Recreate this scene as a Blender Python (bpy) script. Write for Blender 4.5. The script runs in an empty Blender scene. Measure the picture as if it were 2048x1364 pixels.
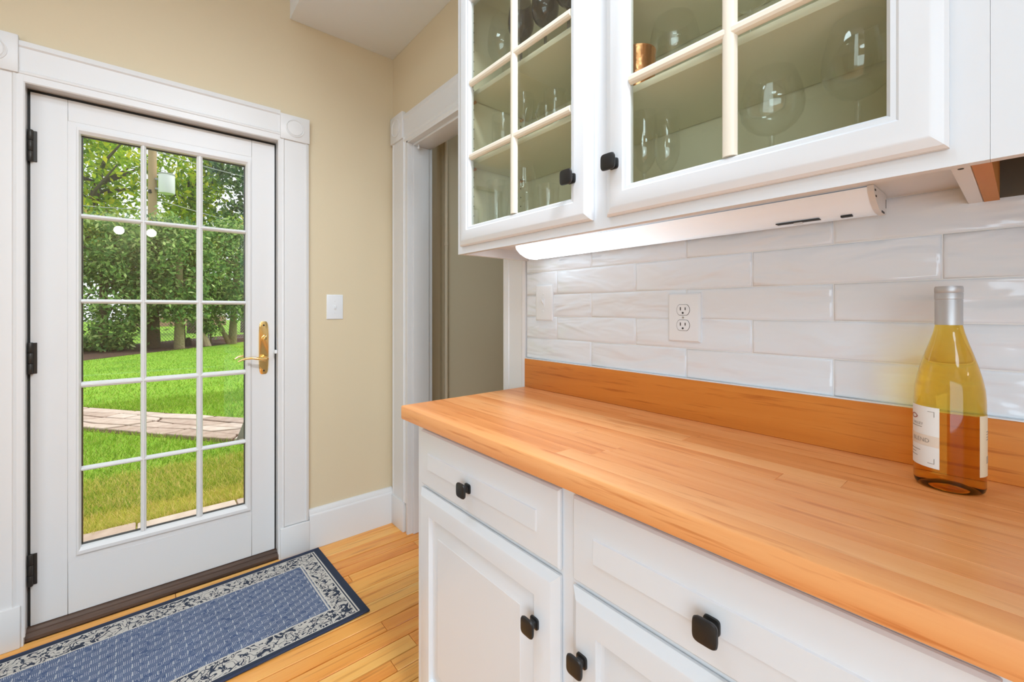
import bpy, bmesh, math, random
import numpy as np
from mathutils import Vector, Matrix
random.seed(7)
C = bpy.context.scene.collection
SC = bpy.context.scene
PI = math.pi

# ------------------------------------------------------------------ camera, sky, lights, exposure
cam_d = bpy.data.cameras.new('camera'); cam = bpy.data.objects.new('camera', cam_d); C.objects.link(cam)
cam_d.sensor_width = 36.0; cam_d.lens = 861.3 / 2048 * 36.0
cam_d.shift_y = -(682 - 620.2) / 2048
cam_d.clip_start = 0.02; cam_d.clip_end = 300
cam.location = (0, 0, 1.22); cam.rotation_euler = (PI / 2, 0, -math.radians(40.1))
SC.camera = cam
SC.view_settings.view_transform = 'Standard'; SC.view_settings.look = 'None'
SC.view_settings.gamma = 1.0; SC.view_settings.use_curve_mapping = False
SC.view_settings.exposure = 0.0
SC.cycles.use_denoising = True
SC.cycles.max_bounces = 10; SC.cycles.diffuse_bounces = 5; SC.cycles.glossy_bounces = 4
SC.cycles.transmission_bounces = 8; SC.cycles.transparent_max_bounces = 24
SC.cycles.sample_clamp_indirect = 6.0
SC.cycles.blur_glossy = 0.6

W = bpy.data.worlds.new('overcast_sky'); SC.world = W; W.use_nodes = True
wn = W.node_tree; wb = wn.nodes['Background']
wb.inputs[0].default_value = (0.93, 0.97, 1.0, 1); wb.inputs[1].default_value = 1.25

def light(name, typ, loc, energy, size=1.0, size_y=None, rot=(0, 0, 0), color=(1, 1, 1)):
    d = bpy.data.lights.new(name, typ); d.energy = energy; d.color = color
    if typ == 'AREA':
        d.shape = 'RECTANGLE' if size_y else 'DISK'; d.size = size
        if size_y: d.size_y = size_y
    elif typ == 'SUN': d.angle = size
    else: d.shadow_soft_size = size
    o = bpy.data.objects.new(name, d); o.location = loc; o.rotation_euler = rot; C.objects.link(o); return o
light('hazy_sun', 'SUN', (0, 10, 20), 3.2, size=0.35, rot=tuple(Vector((-.55, .05, -.83)).to_track_quat('-Z', 'Y').to_euler()), color=(1, 0.97, 0.9))
COOL = (.62, .815, 1.0)
light('added_fill_door', 'AREA', (-0.35, 0.75, 2.92), 12, size=.6, color=COOL)  # unseen overhead fill added to brighten the door corner
light('added_fill_near', 'AREA', (-1.4, -0.9, 2.90), 16, size=.8, color=COOL)  # added fill overhead behind the camera, no fixture known there
light('added_fill_far', 'AREA', (-1.9, -2.6, 2.90), 40, size=1.1, color=COOL)  # second added overhead fill, set left to stay out of the door glass
light('added_fill_hall', 'POINT', (2.0, 1.0, 2.5), 5, size=.12, color=COOL)  # added point light that lifts the dim hall
light('added_fill_left', 'AREA', (-2.80, -2.3, 1.1), 106, size=2.0, size_y=3.8, rot=(0, -PI / 2, 0), color=COOL)  # added fill light outside the unseen left window, set low for the base cabinets
spot = light('added_spot', 'SPOT', (.42, -.15, 2.88), 270, size=.2, color=(.84, .92, 1.0))  # invented spot aimed at the door wall to even out the brightness
spot.data.spot_size = math.radians(84); spot.data.spot_blend = 1.0
spot.rotation_euler = Vector((-.22, 2.51, -2.35)).to_track_quat('-Z', 'Y').to_euler()

# ------------------------------------------------------------------ node helper
class X:
    """a socket in an expression; operators make math nodes"""
    def __init__(s, m, sock): s.m, s.s = m, sock
    def _b(s, op, o=None, o2=None):
        n = s.m.nt.nodes.new('ShaderNodeMath'); n.operation = op
        for i, v in enumerate((s, o, o2)):
            if v is None: continue
            if isinstance(v, X): s.m.nt.links.new(v.s, n.inputs[i])
            else: n.inputs[i].default_value = v
        return X(s.m, n.outputs[0])
    def __add__(s, o): return s._b('ADD', o)
    def __sub__(s, o): return s._b('SUBTRACT', o)
    def __mul__(s, o): return s._b('MULTIPLY', o)
    def __truediv__(s, o): return s._b('DIVIDE', o)
    def gt(s, o): return s._b('GREATER_THAN', o)
    def lt(s, o): return s._b('LESS_THAN', o)
    def fl(s): return s._b('FLOOR')
    def fr(s): return s._b('FRACT')
    def ab(s): return s._b('ABSOLUTE')
    def mod(s, o): return s._b('FLOORED_MODULO', o)
    def mx(s, o): return s._b('MAXIMUM', o)
    def mn(s, o): return s._b('MINIMUM', o)
    def sin(s): return s._b('SINE')

class Mat:
    def __init__(s, name):
        s.mat = bpy.data.materials.new(name); s.mat.use_nodes = True; s.nt = s.mat.node_tree
        s.bsdf = s.nt.nodes['Principled BSDF']; s.out = s.nt.nodes['Material Output']
    def n(s, t): return s.nt.nodes.new(t)
    def link(s, a, b): s.nt.links.new(a.s if isinstance(a, X) else a, b)
    def coord(s, kind='Object'):
        return s.n('ShaderNodeTexCoord').outputs[kind]
    def xyz(s, vec):
        n = s.n('ShaderNodeSeparateXYZ'); s.link(vec, n.inputs[0]); return [X(s, o) for o in n.outputs]
    def vec(s, x, y, z):
        n = s.n('ShaderNodeCombineXYZ')
        for i, v in enumerate((x, y, z)):
            if isinstance(v, X): s.link(v, n.inputs[i])
            else: n.inputs[i].default_value = v
        return n.outputs[0]
    def rand(s): return X(s, s.n('ShaderNodeObjectInfo').outputs['Random'])
    def island(s): return X(s, s.n('ShaderNodeNewGeometry').outputs['Random Per Island'])
    def noise(s, vec, scale, detail=3, rough=.5, dist=0):
        n = s.n('ShaderNodeTexNoise'); s.link(vec, n.inputs['Vector']); n.inputs['Scale'].default_value = scale
        n.inputs['Detail'].default_value = detail; n.inputs['Roughness'].default_value = rough; n.inputs['Distortion'].default_value = dist
        return X(s, n.outputs['Fac'])
    def ramp(s, fac, stops):
        n = s.n('ShaderNodeValToRGB'); s.link(fac, n.inputs[0]); e = n.color_ramp.elements
        while len(e) < len(stops): e.new(.5)
        for el, (p, c) in zip(e, stops): el.position = p; el.color = (*c, 1)
        return n.outputs[0]
    def mix(s, fac, a, b, mode='MIX'):
        n = s.n('ShaderNodeMix'); n.data_type = 'RGBA'; n.blend_type = mode
        for i, v in ((0, fac), (6, a), (7, b)):
            if isinstance(v, tuple): n.inputs[i].default_value = (*v, 1)
            elif isinstance(v, (int, float)): n.inputs[i].default_value = v
            else: s.link(v, n.inputs[i])
        return n.outputs[2]
    def set(s, **k):
        for key, v in k.items():
            i = s.bsdf.inputs[key.replace('_', ' ')]
            if isinstance(v, tuple): i.default_value = (*v, 1) if len(v) == 3 else v
            elif isinstance(v, (int, float)): i.default_value = v
            else: s.link(v, i)
        return s
    def bump(s, h, strength=.3, dist=.002):
        n = s.n('ShaderNodeBump'); s.link(h, n.inputs['Height']); n.inputs['Strength'].default_value = strength
        n.inputs['Distance'].default_value = dist; s.link(n.outputs[0], s.bsdf.inputs['Normal']); return s

def srgb(r, g, b):
    f = lambda c: (c / 255 / 12.92) if c <= 10 else ((c / 255 + .055) / 1.055) ** 2.4
    return (f(r), f(g), f(b))

def plain(name, col, rough=.4, metal=0, bump=None, spec=.5):
    m = Mat(name); m.set(Base_Color=col, Roughness=rough, Metallic=metal); m.bsdf.inputs['Specular IOR Level'].default_value = spec
    if bump: m.bump(m.noise(m.coord(), bump[0], 3), bump[1], bump[2])
    return m.mat

M = {}
M['trim'] = plain('white_trim_paint', (.735, .73, .725), .38, bump=(60, .05, .002))
M['cabinet'] = plain('white_cabinet_paint', (.75, .765, .785), .33, bump=(40, .04, .002))
M['door'] = plain('white_door_paint', (.735, .73, .725), .4, bump=(50, .05, .002))
M['interior'] = plain('cream_cabinet_interior', (.80, .77, .60), .5)
M['muntin'] = plain('cream_muntin_paint', (.82, .75, .62), .4)
M['ceiling'] = plain('ceiling_paint', (.85, .90, .96), .7, bump=(35, .08, .003))
M['wall'] = plain('tan_wall_paint', (.68, .575, .395), .6, bump=(90, .12, .002))
M['hall'] = plain('hall_tan_paint', (.66, .56, .38), .6, bump=(90, .12, .002))
M['pipe'] = plain('tan_pipe_paint', (.72, .60, .42), .4)
M['plastic'] = plain('white_plastic', (.77, .785, .80), .3)
M['black'] = plain('black_iron', (.012, .012, .012), .42, bump=(400, .15, .0006))
M['dark'] = plain('dark_slot', (.02, .018, .015), .6)
M['hinge'] = plain('bronze_hinge', (.055, .05, .045), .45, .6)
M['brass'] = plain('polished_brass', (.90, .66, .28), .16, 1)
M['steel'] = plain('brushed_steel', (.6, .6, .6), .35, 1)
M['rawwood'] = plain('raw_orange_wood', srgb(196, 132, 60), .6, bump=(60, .2, .002))
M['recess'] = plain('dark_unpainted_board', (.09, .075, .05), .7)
M['grout'] = plain('white_grout', (.74, .73, .71), .8)
M['copper'] = plain('hammered_copper', (.80, .38, .17), .22, 1, bump=(120, .3, .002))
M['cap'] = plain('silver_capsule', (.50, .49, .49), .42, .45)
M['paper'] = plain('white_label_paper', (.80, .77, .72), .6)
M['paper_tan'] = plain('cream_back_label', (.72, .60, .42), .6)
M['band'] = plain('peach_label_band', (.74, .62, .50), .6)
M['ink'] = plain('grey_ink', (.28, .24, .20), .6)
M['ink_red'] = plain('red_ink', (.40, .14, .10), .6)
M['bark'] = plain('tree_bark', (.10, .075, .05), .9, bump=(14, .8, .05))
M['bark_light'] = plain('lichen_bark', (.26, .22, .12), .9, bump=(14, .8, .05))
M['polewood'] = plain('weathered_pole', (.42, .30, .17), .9, bump=(20, .5, .02))
M['tank'] = plain('white_enamel_tank', (.80, .82, .86), .35)
M['wire'] = plain('grey_wire', (.35, .36, .37), .5)
M['greyboard'] = plain('grey_weathered_board', (.30, .28, .25), .8)
M['house'] = plain('white_siding', (.78, .74, .74), .7)
M['housebrick'] = plain('pink_brick', (.55, .30, .24), .8)
M['roof'] = plain('grey_roof', (.20, .20, .22), .8)
M['stone_dark'] = plain('dark_boulder', (.06, .05, .045), .9, bump=(9, .8, .05))
M['stump'] = plain('pale_cut_wood', (.55, .42, .28), .85, bump=(14, .6, .03))
M['winpane'] = plain('far_window_glass', (.10, .12, .14), .1)

def schlick(m, f0):
    lw = m.n('ShaderNodeLayerWeight'); lw.inputs[0].default_value = .5
    return X(m, lw.outputs['Facing'])._b('POWER', 5.0) * (1 - f0) + f0
def glass(name, tint=(1, 1, 1), refl=1.0, ior=1.45):
    m = Mat(name); nt = m.nt; nt.nodes.remove(m.bsdf)
    t = m.n('ShaderNodeBsdfTransparent'); t.inputs[0].default_value = (*tint, 1)
    g = m.n('ShaderNodeBsdfGlossy'); g.inputs['Roughness'].default_value = .01; g.inputs[0].default_value = (refl, refl, refl, 1)
    f = schlick(m, ((ior - 1) / (ior + 1)) ** 2)
    x = m.n('ShaderNodeMixShader'); m.link(f, x.inputs[0]); m.link(t.outputs[0], x.inputs[1]); m.link(g.outputs[0], x.inputs[2])
    m.link(x.outputs[0], m.out.inputs[0]); return m.mat
M['pane'] = glass('clear_door_glass', (.985, .99, .985))
M['cabpane'] = glass('cabinet_glass', (.93, .935, .90))
M['crystal'] = glass('clear_glassware', (.985, .988, .985), 1.0, 1.55)
M['smoky'] = glass('smoky_glassware', (.66, .64, .66), 1.0, 1.5)

def wine_mat():
    m = Mat('white_wine_glass'); nt = m.nt
    nt.nodes.remove(m.bsdf)
    r = m.n('ShaderNodeBsdfRefraction'); r.inputs[0].default_value = (.95, .78, .30, 1); r.inputs['IOR'].default_value = 1.12; r.inputs['Roughness'].default_value = .02
    g = m.n('ShaderNodeBsdfGlossy'); g.inputs['Roughness'].default_value = .03
    f = schlick(m, .035)
    x = m.n('ShaderNodeMixShader'); m.link(f, x.inputs[0]); m.link(r.outputs[0], x.inputs[1]); m.link(g.outputs[0], x.inputs[2])
    m.link(x.outputs[0], m.out.inputs[0]); return m.mat
M['wine'] = wine_mat()

def wood(name, axis, stops, rough, dark=.5, gs=1.0, spread=1.0, bumpd=.0004):
    """planks: each object its own tone and its own grain, running along axis"""
    m = Mat(name); x, y, z = m.xyz(m.coord()); r = m.rand()
    k = {'X': (1.3, 26, 26), 'Y': (26, 1.3, 26)}[axis]
    v = m.vec(x * k[0] + r * 37.0, y * k[1] + r * 91.0, z * k[2])
    g = m.noise(v, 1.0 * gs, 5, .62, .6)
    v2 = m.vec(x * k[0] * .6 + r * 17.0, y * k[1] * .25 + r * 53.0, z * 6.0)
    g2 = m.noise(v2, 1.0 * gs, 2, .5, .3)
    tone = (r - .5) * spread * .5 + g * .55 + g2 * .45 - .0
    col = m.ramp(tone, stops)
    v3 = m.vec(x * k[0] * 2.2 + r * 7.0, y * k[1] * 4 + r * 11.0, z * k[2] * 4)
    fine = m.noise(v3, 1.0, 3, .6)
    streak = m.ramp(fine, [(0.30, (dark, dark * .8, dark * .65)), (.44, (1, 1, 1))])
    m.set(Base_Color=m.mix(1.0, col, streak, 'MULTIPLY'), Roughness=rough)
    m.bump(fine, .25, bumpd); return m.mat
M['plank'] = wood('pine_floor', 'X', [(.12, srgb(206, 104, 36)), (.38, srgb(238, 158, 72)), (.62, srgb(246, 184, 98)), (.9, srgb(250, 206, 132))], .28, .70, spread=.62)
M['stave'] = wood('butcher_block', 'Y', [(.15, srgb(196, 112, 52)), (.42, srgb(228, 150, 88)), (.65, srgb(238, 172, 112)), (.9, srgb(244, 192, 136))], .34, .80, spread=.42)
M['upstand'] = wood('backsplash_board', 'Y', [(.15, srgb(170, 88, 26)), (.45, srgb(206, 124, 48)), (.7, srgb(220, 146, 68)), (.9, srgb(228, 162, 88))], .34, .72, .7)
M['threshold'] = wood('dark_worn_oak', 'X', [(.3, (.02, .012, .008)), (.5, (.055, .03, .02)), (.75, (.13, .075, .05))], .5, .6)

def floor_base():
    m = Mat('pine_floor_far'); x, y, z = m.xyz(m.coord())
    row = (y / .066).fl(); r = ((row * 12.9898).sin() * 43758.5).fr(); edge = (y / .066).fr()
    g = m.noise(m.vec(x * 1.3 + r * 37.0, y * 26.0, r * 9.0), 1, 4, .6, .5)
    col = m.ramp((r - .5) * .4 + g, [(.18, srgb(186, 98, 38)), (.42, srgb(222, 148, 74)), (.65, srgb(238, 178, 104))])
    m.set(Base_Color=m.mix((edge).lt(.04), col, (.06, .025, .01)), Roughness=.3); return m.mat
M['floor'] = floor_base()

def tile_mat():
    m = Mat('white_wavy_tile'); x, y, z = m.xyz(m.coord()); r = m.rand()
    v = m.vec(x * 3.0, y * 5.0 + z * 9.0 + r * 60.0, z * 16.0 - y * 3.0 + r * 23.0)
    h = m.noise(v, 1.0, 2, .45, .5)
    m.set(Base_Color=(.745, .77, .80), Roughness=.10); m.bump(h, 1.0, .016); return m.mat
M['tile'] = tile_mat()

def rug_mat():
    L, Wd = 1.52, .612
    m = Mat('woven_navy_rug'); x, y, z = m.xyz(m.coord())
    u = x.ab() * -1.0 + L / 2; v = y.ab() * -1.0 + Wd / 2          # distance from the end, from the long side
    d = u.mn(v)
    navy = (.022, .033, .062); cream = (.66, .62, .56); blue = (.05, .085, .18)
    n1 = m.noise(m.coord(), 24, 1.0, .5, .9); n2 = m.noise(m.vec(x + 3.1, y + 1.7, 0.0), 31, .6, .5, 1.3)
    vein = ((n1 - .5).ab().lt(.026)).mx((n2 - .5).ab().lt(.024)).mx(n2.lt(.335))
    scroll = vein * -1.0 + 1.0
    rib = ((y * (2 * PI / .0035)).sin() * .5 + .5)
    c_scroll = m.mix(scroll, navy, m.mix(rib * .35, cream, (.40, .38, .36)))
    # basket-weave field
    s = .021
    cu, cv = (x / s), (y / s + (x / s).fl() * .5)
    par = (cu.fl() + cv.fl()).mod(2.0)
    la = ((x / .0046).fr()).gt(.66); lb = ((y / .0046).fr()).gt(.72)
    edge = (cu.fr()).lt(.12)
    nn = m.noise(m.coord(), 60, 2)
    dash = (par * la + (par * -1.0 + 1.0) * lb * .45).mx(edge * (par))
    amt = dash * (nn.gt(.38)) * .80
    wear = m.noise(m.coord(), 7, 2)
    c_field = m.mix(amt, m.mix(wear * .5, blue, (.14, .20, .36)), (.58, .60, .63))
    def band(src, a, b): return src.gt(a) * src.lt(b)
    bord = band(d, .022, .112)
    col = m.mix(d.gt(.112), m.mix(bord, navy, c_scroll), c_field)
    uu = u.lt(v); lines = (band(u, .034, .0385)) * (v.gt(.024))
    inner = (band(u, .104, .110).mx(band(u, .115, .121))) * v.gt(.10)
    outer = (band(u, .030, .0355).mx(band(u, .0405, .046))) * v.gt(.021)
    side = (band(v, .021, .025) * u.gt(.030)).mx(band(v, .105, .111) * u.gt(.106))
    col = m.mix(u.lt(.043) * u.gt(.0) * (d.gt(.0)), col, navy)
    col = m.mix(inner.mx(outer).mx(side), col, cream)
    tw = ((x * 1200.0 + y * 900.0).sin() * .5 + .5) * .5
    m.set(Base_Color=m.mix(tw * .25, col, (0.02, .025, .04)), Roughness=.95)
    m.bump(rib, .5, .0012); return m.mat
M['rug'] = rug_mat()
M['binding'] = plain('navy_binding', (.03, .04, .085), .9, bump=(500, .4, .001))

def lens_mat():
    m = Mat('lit_diffuser'); x, y, z = m.xyz(m.coord())
    g = ((y + .46) / .93).mx(0.0)._b('POWER', 2.6)                    # emission rises towards the far end of the housing
    m.set(Base_Color=(.80, .82, .84), Roughness=.22, Emission_Color=(.80, .91, 1)); m.set(Emission_Strength=g * 3.6 + .16); return m.mat
M['lens'] = lens_mat()
def bulb_mat():
    m = Mat('glowing_bulb'); m.set(Emission_Color=(1, .96, .88), Emission_Strength=38.0); return m.mat
M['bulb'] = bulb_mat()

def leaf_mat(name, cols, trans=.35):
    m = Mat(name); r = m.island()
    c = m.ramp(r, cols)
    d = m.n('ShaderNodeBsdfDiffuse'); t = m.n('ShaderNodeBsdfTranslucent'); x = m.n('ShaderNodeMixShader')
    m.nt.nodes.remove(m.bsdf); m.link(c, d.inputs[0]); m.link(c, t.inputs[0]); x.inputs[0].default_value = trans
    m.link(d.outputs[0], x.inputs[1]); m.link(t.outputs[0], x.inputs[2]); m.link(x.outputs[0], m.out.inputs[0]); return m.mat
M['leaf_dark'] = leaf_mat('holly_leaves', [(0, (.06, .15, .05)), (.5, (.17, .33, .10)), (.85, (.40, .58, .18)), (1, (.68, .78, .38))])
M['leaf_olive'] = leaf_mat('olive_leaves', [(0, (.09, .17, .03)), (.5, (.26, .40, .07)), (.9, (.56, .66, .15)), (1, (.70, .48, .18))])
M['leaf_yellow'] = leaf_mat('yellow_green_leaves', [(0, (.14, .27, .02)), (.45, (.36, .56, .03)), (.8, (.64, .74, .04)), (1, (.85, .78, .05))], .45)
M['leaf_fir'] = leaf_mat('far_dark_leaves', [(0, (.05, .12, .05)), (.6, (.14, .26, .10)), (1, (.30, .42, .18))])
M['blade'] = leaf_mat('grass_blades', [(0, (.10, .24, .02)), (.4, (.20, .40, .03)), (.8, (.36, .54, .06)), (1, (.55, .55, .20))], .4)
M['blade_dry'] = leaf_mat('dry_grass_blades', [(0, (.30, .38, .04)), (.4, (.55, .58, .10)), (.8, (.75, .66, .20)), (1, (.85, .62, .32))], .4)

def lawn_mat():
    m = Mat('lawn_ground'); c = m.coord()
    n1 = m.noise(c, 1.3, 3); n2 = m.noise(c, 22, 4, .7); x, y, z = m.xyz(c)
    g = m.ramp(n1 * .5 + n2 * .5, [(.3, (.11, .28, .015)), (.5, (.21, .43, .02)), (.7, (.33, .52, .05))])
    dry = m.ramp(n1 * .6 + n2 * .4, [(.36, (.55, .36, .18)), (.5, (.50, .44, .12)), (.6, (.34, .44, .07))])
    m.set(Base_Color=m.mix(((y * -1.0 + 5.0) * .9).mx(0.0).mn(.9), g, dry), Roughness=.95); m.bump(n2, .8, .03); return m.mat
M['lawn'] = lawn_mat()
def mulch_mat():
    m = Mat('bark_mulch'); n = m.noise(m.coord(), 28, 4, .7)
    m.set(Base_Color=m.ramp(n, [(.3, (.03, .015, .01)), (.55, (.10, .05, .035)), (.72, (.26, .16, .10))]), Roughness=.95); m.bump(n, 1, .05); return m.mat
M['mulch'] = mulch_mat()
def stone_mat():
    m = Mat('pink_grey_flagstone'); n = m.noise(m.coord(), 9, 4, .6); r = m.rand()
    m.set(Base_Color=m.ramp(n * .6 + r * .4, [(.2, (.30, .21, .17)), (.5, (.48, .38, .32)), (.8, (.62, .54, .48))]), Roughness=.8); m.bump(n, .4, .01); return m.mat
M['flag'] = stone_mat()

# ------------------------------------------------------------------ mesh helpers
class MB:
    def __init__(s): s.v = []; s.f = []
    def add(s, vs, fs):
        b = len(s.v); s.v += [tuple(map(float, p)) for p in vs]; s.f += [tuple(b + i for i in f) for f in fs]; return s
    def box(s, x0, x1, y0, y1, z0, z1):
        x0, x1 = sorted((x0, x1)); y0, y1 = sorted((y0, y1)); z0, z1 = sorted((z0, z1))
        vs = [(x, y, z) for x in (x0, x1) for y in (y0, y1) for z in (z0, z1)]
        return s.add(vs, [(0, 1, 3, 2), (4, 6, 7, 5), (0, 4, 5, 1), (2, 3, 7, 6), (0, 2, 6, 4), (1, 5, 7, 3)])
    def rings(s, ax, a0, a1, b0, b1, prof, cap0=False, cap1=False):
        """rectangular rings (inset, depth) lofted one into the next: frames, raised panels"""
        vs = []
        for ins, d in prof:
            for a, b in ((a0 + ins, b0 + ins), (a1 - ins, b0 + ins), (a1 - ins, b1 - ins), (a0 + ins, b1 - ins)):
                vs.append((d, a, b) if ax == 'X' else (a, d, b) if ax == 'Y' else (a, b, d))
        fs = []
        for i in range(len(prof) - 1):
            for k in range(4): fs.append((i * 4 + k, i * 4 + (k + 1) % 4, i * 4 + 4 + (k + 1) % 4, i * 4 + 4 + k))
        if cap0: fs.append((3, 2, 1, 0))
        n = (len(prof) - 1) * 4
        if cap1: fs.append((n, n + 1, n + 2, n + 3))
        return s.add(vs, fs)
    def extr(s, ax, t0, t1, prof):
        """closed 2-D outline swept straight along ax (outline given in the other two axes, in order)"""
        n = len(prof); vs = []
        for t in (t0, t1):
            for p, q in prof: vs.append((t, p, q) if ax == 'X' else (p, t, q) if ax == 'Y' else (p, q, t))
        fs = [(i, (i + 1) % n, n + (i + 1) % n, n + i) for i in range(n)] + [tuple(range(n))[::-1], tuple(range(n, 2 * n))]
        return s.add(vs, fs)
    def lathe(s, c, prof, seg=24, ax='Z', closed=False):
        """(r, h) outline turned about an axis through c; a radius of 0 is one point"""
        vs = []; rows = []; n = len(prof)
        for r, h in prof:
            row = []
            for k in range(seg if r > 1e-6 else 1):
                a = 2 * PI * k / seg; p, q = (r * math.cos(a), r * math.sin(a)) if r > 1e-6 else (0, 0)
                o = (p, q, h) if ax == 'Z' else (h, p, q) if ax == 'X' else (p, h, q)
                row.append(len(vs)); vs.append((c[0] + o[0], c[1] + o[1], c[2] + o[2]))
            rows.append(row)
        fs = []
        pairs = [(i, i + 1) for i in range(n - 1)] + ([(n - 1, 0)] if closed else [])
        for i, j in pairs:
            A, B_ = rows[i], rows[j]
            if len(A) == 1 and len(B_) == 1: continue
            for k in range(seg):
                k2 = (k + 1) % seg
                if len(A) == 1: fs.append((A[0], B_[k2], B_[k]))
                elif len(B_) == 1: fs.append((A[k], A[k2], B_[0]))
                else: fs.append((A[k], A[k2], B_[k2], B_[k]))
        if not closed:
            if len(rows[0]) > 1: fs.append(tuple(rows[0])[::-1])
            if len(rows[-1]) > 1: fs.append(tuple(rows[-1]))
        return s.add(vs, fs)
    def tube(s, pts, rad, seg=8):
        pts = [Vector(p) for p in pts]; n = len(pts); rad = rad if isinstance(rad, (list, tuple)) else [rad] * n
        vs = []; up = None
        for i, p in enumerate(pts):
            t = (pts[min(i + 1, n - 1)] - pts[max(i - 1, 0)]).normalized()
            if up is None: up = Vector((0, 0, 1)) if abs(t.z) < .9 else Vector((1, 0, 0))
            a = t.cross(up).normalized(); b = t.cross(a).normalized(); up = -b if False else up
            for k in range(seg):
                g = 2 * PI * k / seg; vs.append(p + (a * math.cos(g) + b * math.sin(g)) * rad[i])
        fs = [(i * seg + k, i * seg + (k + 1) % seg, (i + 1) * seg + (k + 1) % seg, (i + 1) * seg + k) for i in range(n - 1) for k in range(seg)]
        fs += [tuple(range(seg))[::-1], tuple(range((n - 1) * seg, n * seg))]
        return s.add(vs, fs)
    def sq(s, ax, c, secs, n=4.0, seg=24, sgn=-1, ry=1.0):
        """rounded-square sections (offset along ax, half size) lofted: knobs, plates"""
        vs = []
        for d, h in secs:
            for k in range(seg):
                a = 2 * PI * k / seg + PI / seg; co, si = math.cos(a), math.sin(a)
                p = math.copysign(abs(co) ** (2 / n), co) * h; q = math.copysign(abs(si) ** (2 / n), si) * h * ry
                o = (sgn * d, p, q) if ax == 'X' else (p, sgn * d, q)
                vs.append((c[0] + o[0], c[1] + o[1], c[2] + o[2]))
        m = len(secs)
        fs = [(i * seg + k, i * seg + (k + 1) % seg, (i + 1) * seg + (k + 1) % seg, (i + 1) * seg + k) for i in range(m - 1) for k in range(seg)]
        fs += [tuple(range(seg))[::-1], tuple(range((m - 1) * seg, m * seg))]
        return s.add(vs, fs)

def world_loc(o):
    v = Vector((0, 0, 0))
    while o is not None: v += o.location; o = o.parent
    return v

def build(name, mb, mat, parent=None, bevel=0, smooth=None, kind=None, label=None, origin=None, seg=2):
    me = bpy.data.meshes.new(name); bm = bmesh.new()
    vs = [bm.verts.new(p) for p in mb.v]
    for f in mb.f:
        try: bm.faces.new([vs[i] for i in f])
        except ValueError: pass
    bmesh.ops.recalc_face_normals(bm, faces=bm.faces)
    if bevel:
        es = [e for e in bm.edges if len(e.link_faces) == 2 and e.calc_face_angle(0) > .6]
        bmesh.ops.bevel(bm, geom=es, offset=bevel, segments=seg, affect='EDGES', profile=.5, clamp_overlap=True)
    co = np.array([v.co for v in bm.verts]); lo, hi = co.min(0), co.max(0)
    o0 = Vector(origin) if origin is not None else Vector(((lo + hi) / 2))
    bmesh.ops.translate(bm, verts=bm.verts, vec=-o0)
    bm.to_mesh(me); bm.free()
    me.materials.append(mat)
    if smooth is not None or bevel:
        me.polygons.foreach_set('use_smooth', [True] * len(me.polygons))
        me.set_sharp_from_angle(angle=math.radians(smooth if smooth is not None else 40))
    o = bpy.data.objects.new(name, me); C.objects.link(o)
    if parent is not None: o.parent = parent; o.location = o0 - world_loc(parent)
    else: o.location = o0
    if kind: o['kind'] = kind
    if label: o['label'] = label
    return o

def empty(name, loc, label=None, cat=None, group=None, kind=None, parent=None):
    o = bpy.data.objects.new(name, None); o.empty_display_size = .1; C.objects.link(o)
    if parent is not None: o.parent = parent; o.location = Vector(loc) - world_loc(parent)
    else: o.location = loc
    tag(o, label, cat, group, kind); return o
def tag(o, label=None, cat=None, group=None, kind=None):
    for k, v in (('label', label), ('category', cat), ('group', group), ('kind', kind)):
        if v: o[k] = v
    return o
def B(*a): return MB().box(*a)

# ------------------------------------------------------------------ dimensions (metres; camera stands over the origin)
YW = 2.36        # door wall face
XW = 1.083       # cabinet wall face
ZC = 2.95        # ceiling
S = 'structure'

# ------------------------------------------------------------------ room shell
fl = build('floor', B(-2.6, 2.6, -6.5, 2.5, -.12, -.019), M['floor'], kind=S)
tag(fl, 'honey coloured pine strip floor')
edges = [2.335]
y = 2.285
ws = [.068, .067, .079, .062, .076, .056, .083, .048, .057, .066, .070, .062, .066, .071, .06, .066, .066, .07, .063, .066, .068, .062, .066, .07]
yy = 2.285 + .068
for i, w in enumerate(ws):
    if i == 0: build('subfloor', B(-1.5, 1.9, .80, 2.352, -.0189, -.0125), M['dark'], fl)
    x0 = -1.5
    while x0 < 1.75:
        x1 = min(1.9, x0 + random.uniform(1.1, 2.6))
        if i == 5: x1 = {-1.5: .70}.get(x0, 1.9)
        if 1.9 - x1 < .3: x1 = 1.9
        build('plank', B(x0 + .0007, x1 - .0007, yy - w + .0018, yy - .0018, -.0125, random.uniform(-.0006, .0004)), M['plank'], fl, bevel=.0012, seg=1)
        x0 = x1
    yy -= w

wb_ = MB(); wb_.box(-2.74, -.372, YW, 2.50, 0, 3.0).box(.505, 2.74, YW, 2.50, 0, 3.0).box(-.372, .505, YW, 2.50, 2.083, 3.0)
build('wall_back', wb_, M['wall'], kind=S)
wr = MB(); wr.box(XW, 1.213, -6.5, 1.318, 0, 3.0).box(XW, 1.213, 2.165, YW, 0, 3.0).box(XW, 1.213, 1.318, 2.165, 2.145, 3.0)
wall_right = build('wall_right', wr, M['wall'], kind=S)
wl = MB(); wl.box(-2.74, -2.6, -6.5, -4.2, 0, 3.0).box(-2.74, -2.6, -.4, YW, 0, 3.0).box(-2.74, -2.6, -4.2, -.4, 0, .06).box(-2.74, -2.6, -4.2, -.4, 2.15, 3.0)
build('wall_left', wl, M['wall'], kind=S)
build('wall_front', B(-2.74, 2.74, -6.64, -6.5, 0, 3.0), M['wall'], kind=S)
build('ceiling', B(-2.74, 2.74, -6.64, 2.5, ZC, 3.1), M['ceiling'], kind=S)
build('ceiling_soffit', B(.537, XW, -1.6, YW, 2.673, ZC), M['ceiling'], kind=S, bevel=.002)
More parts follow.
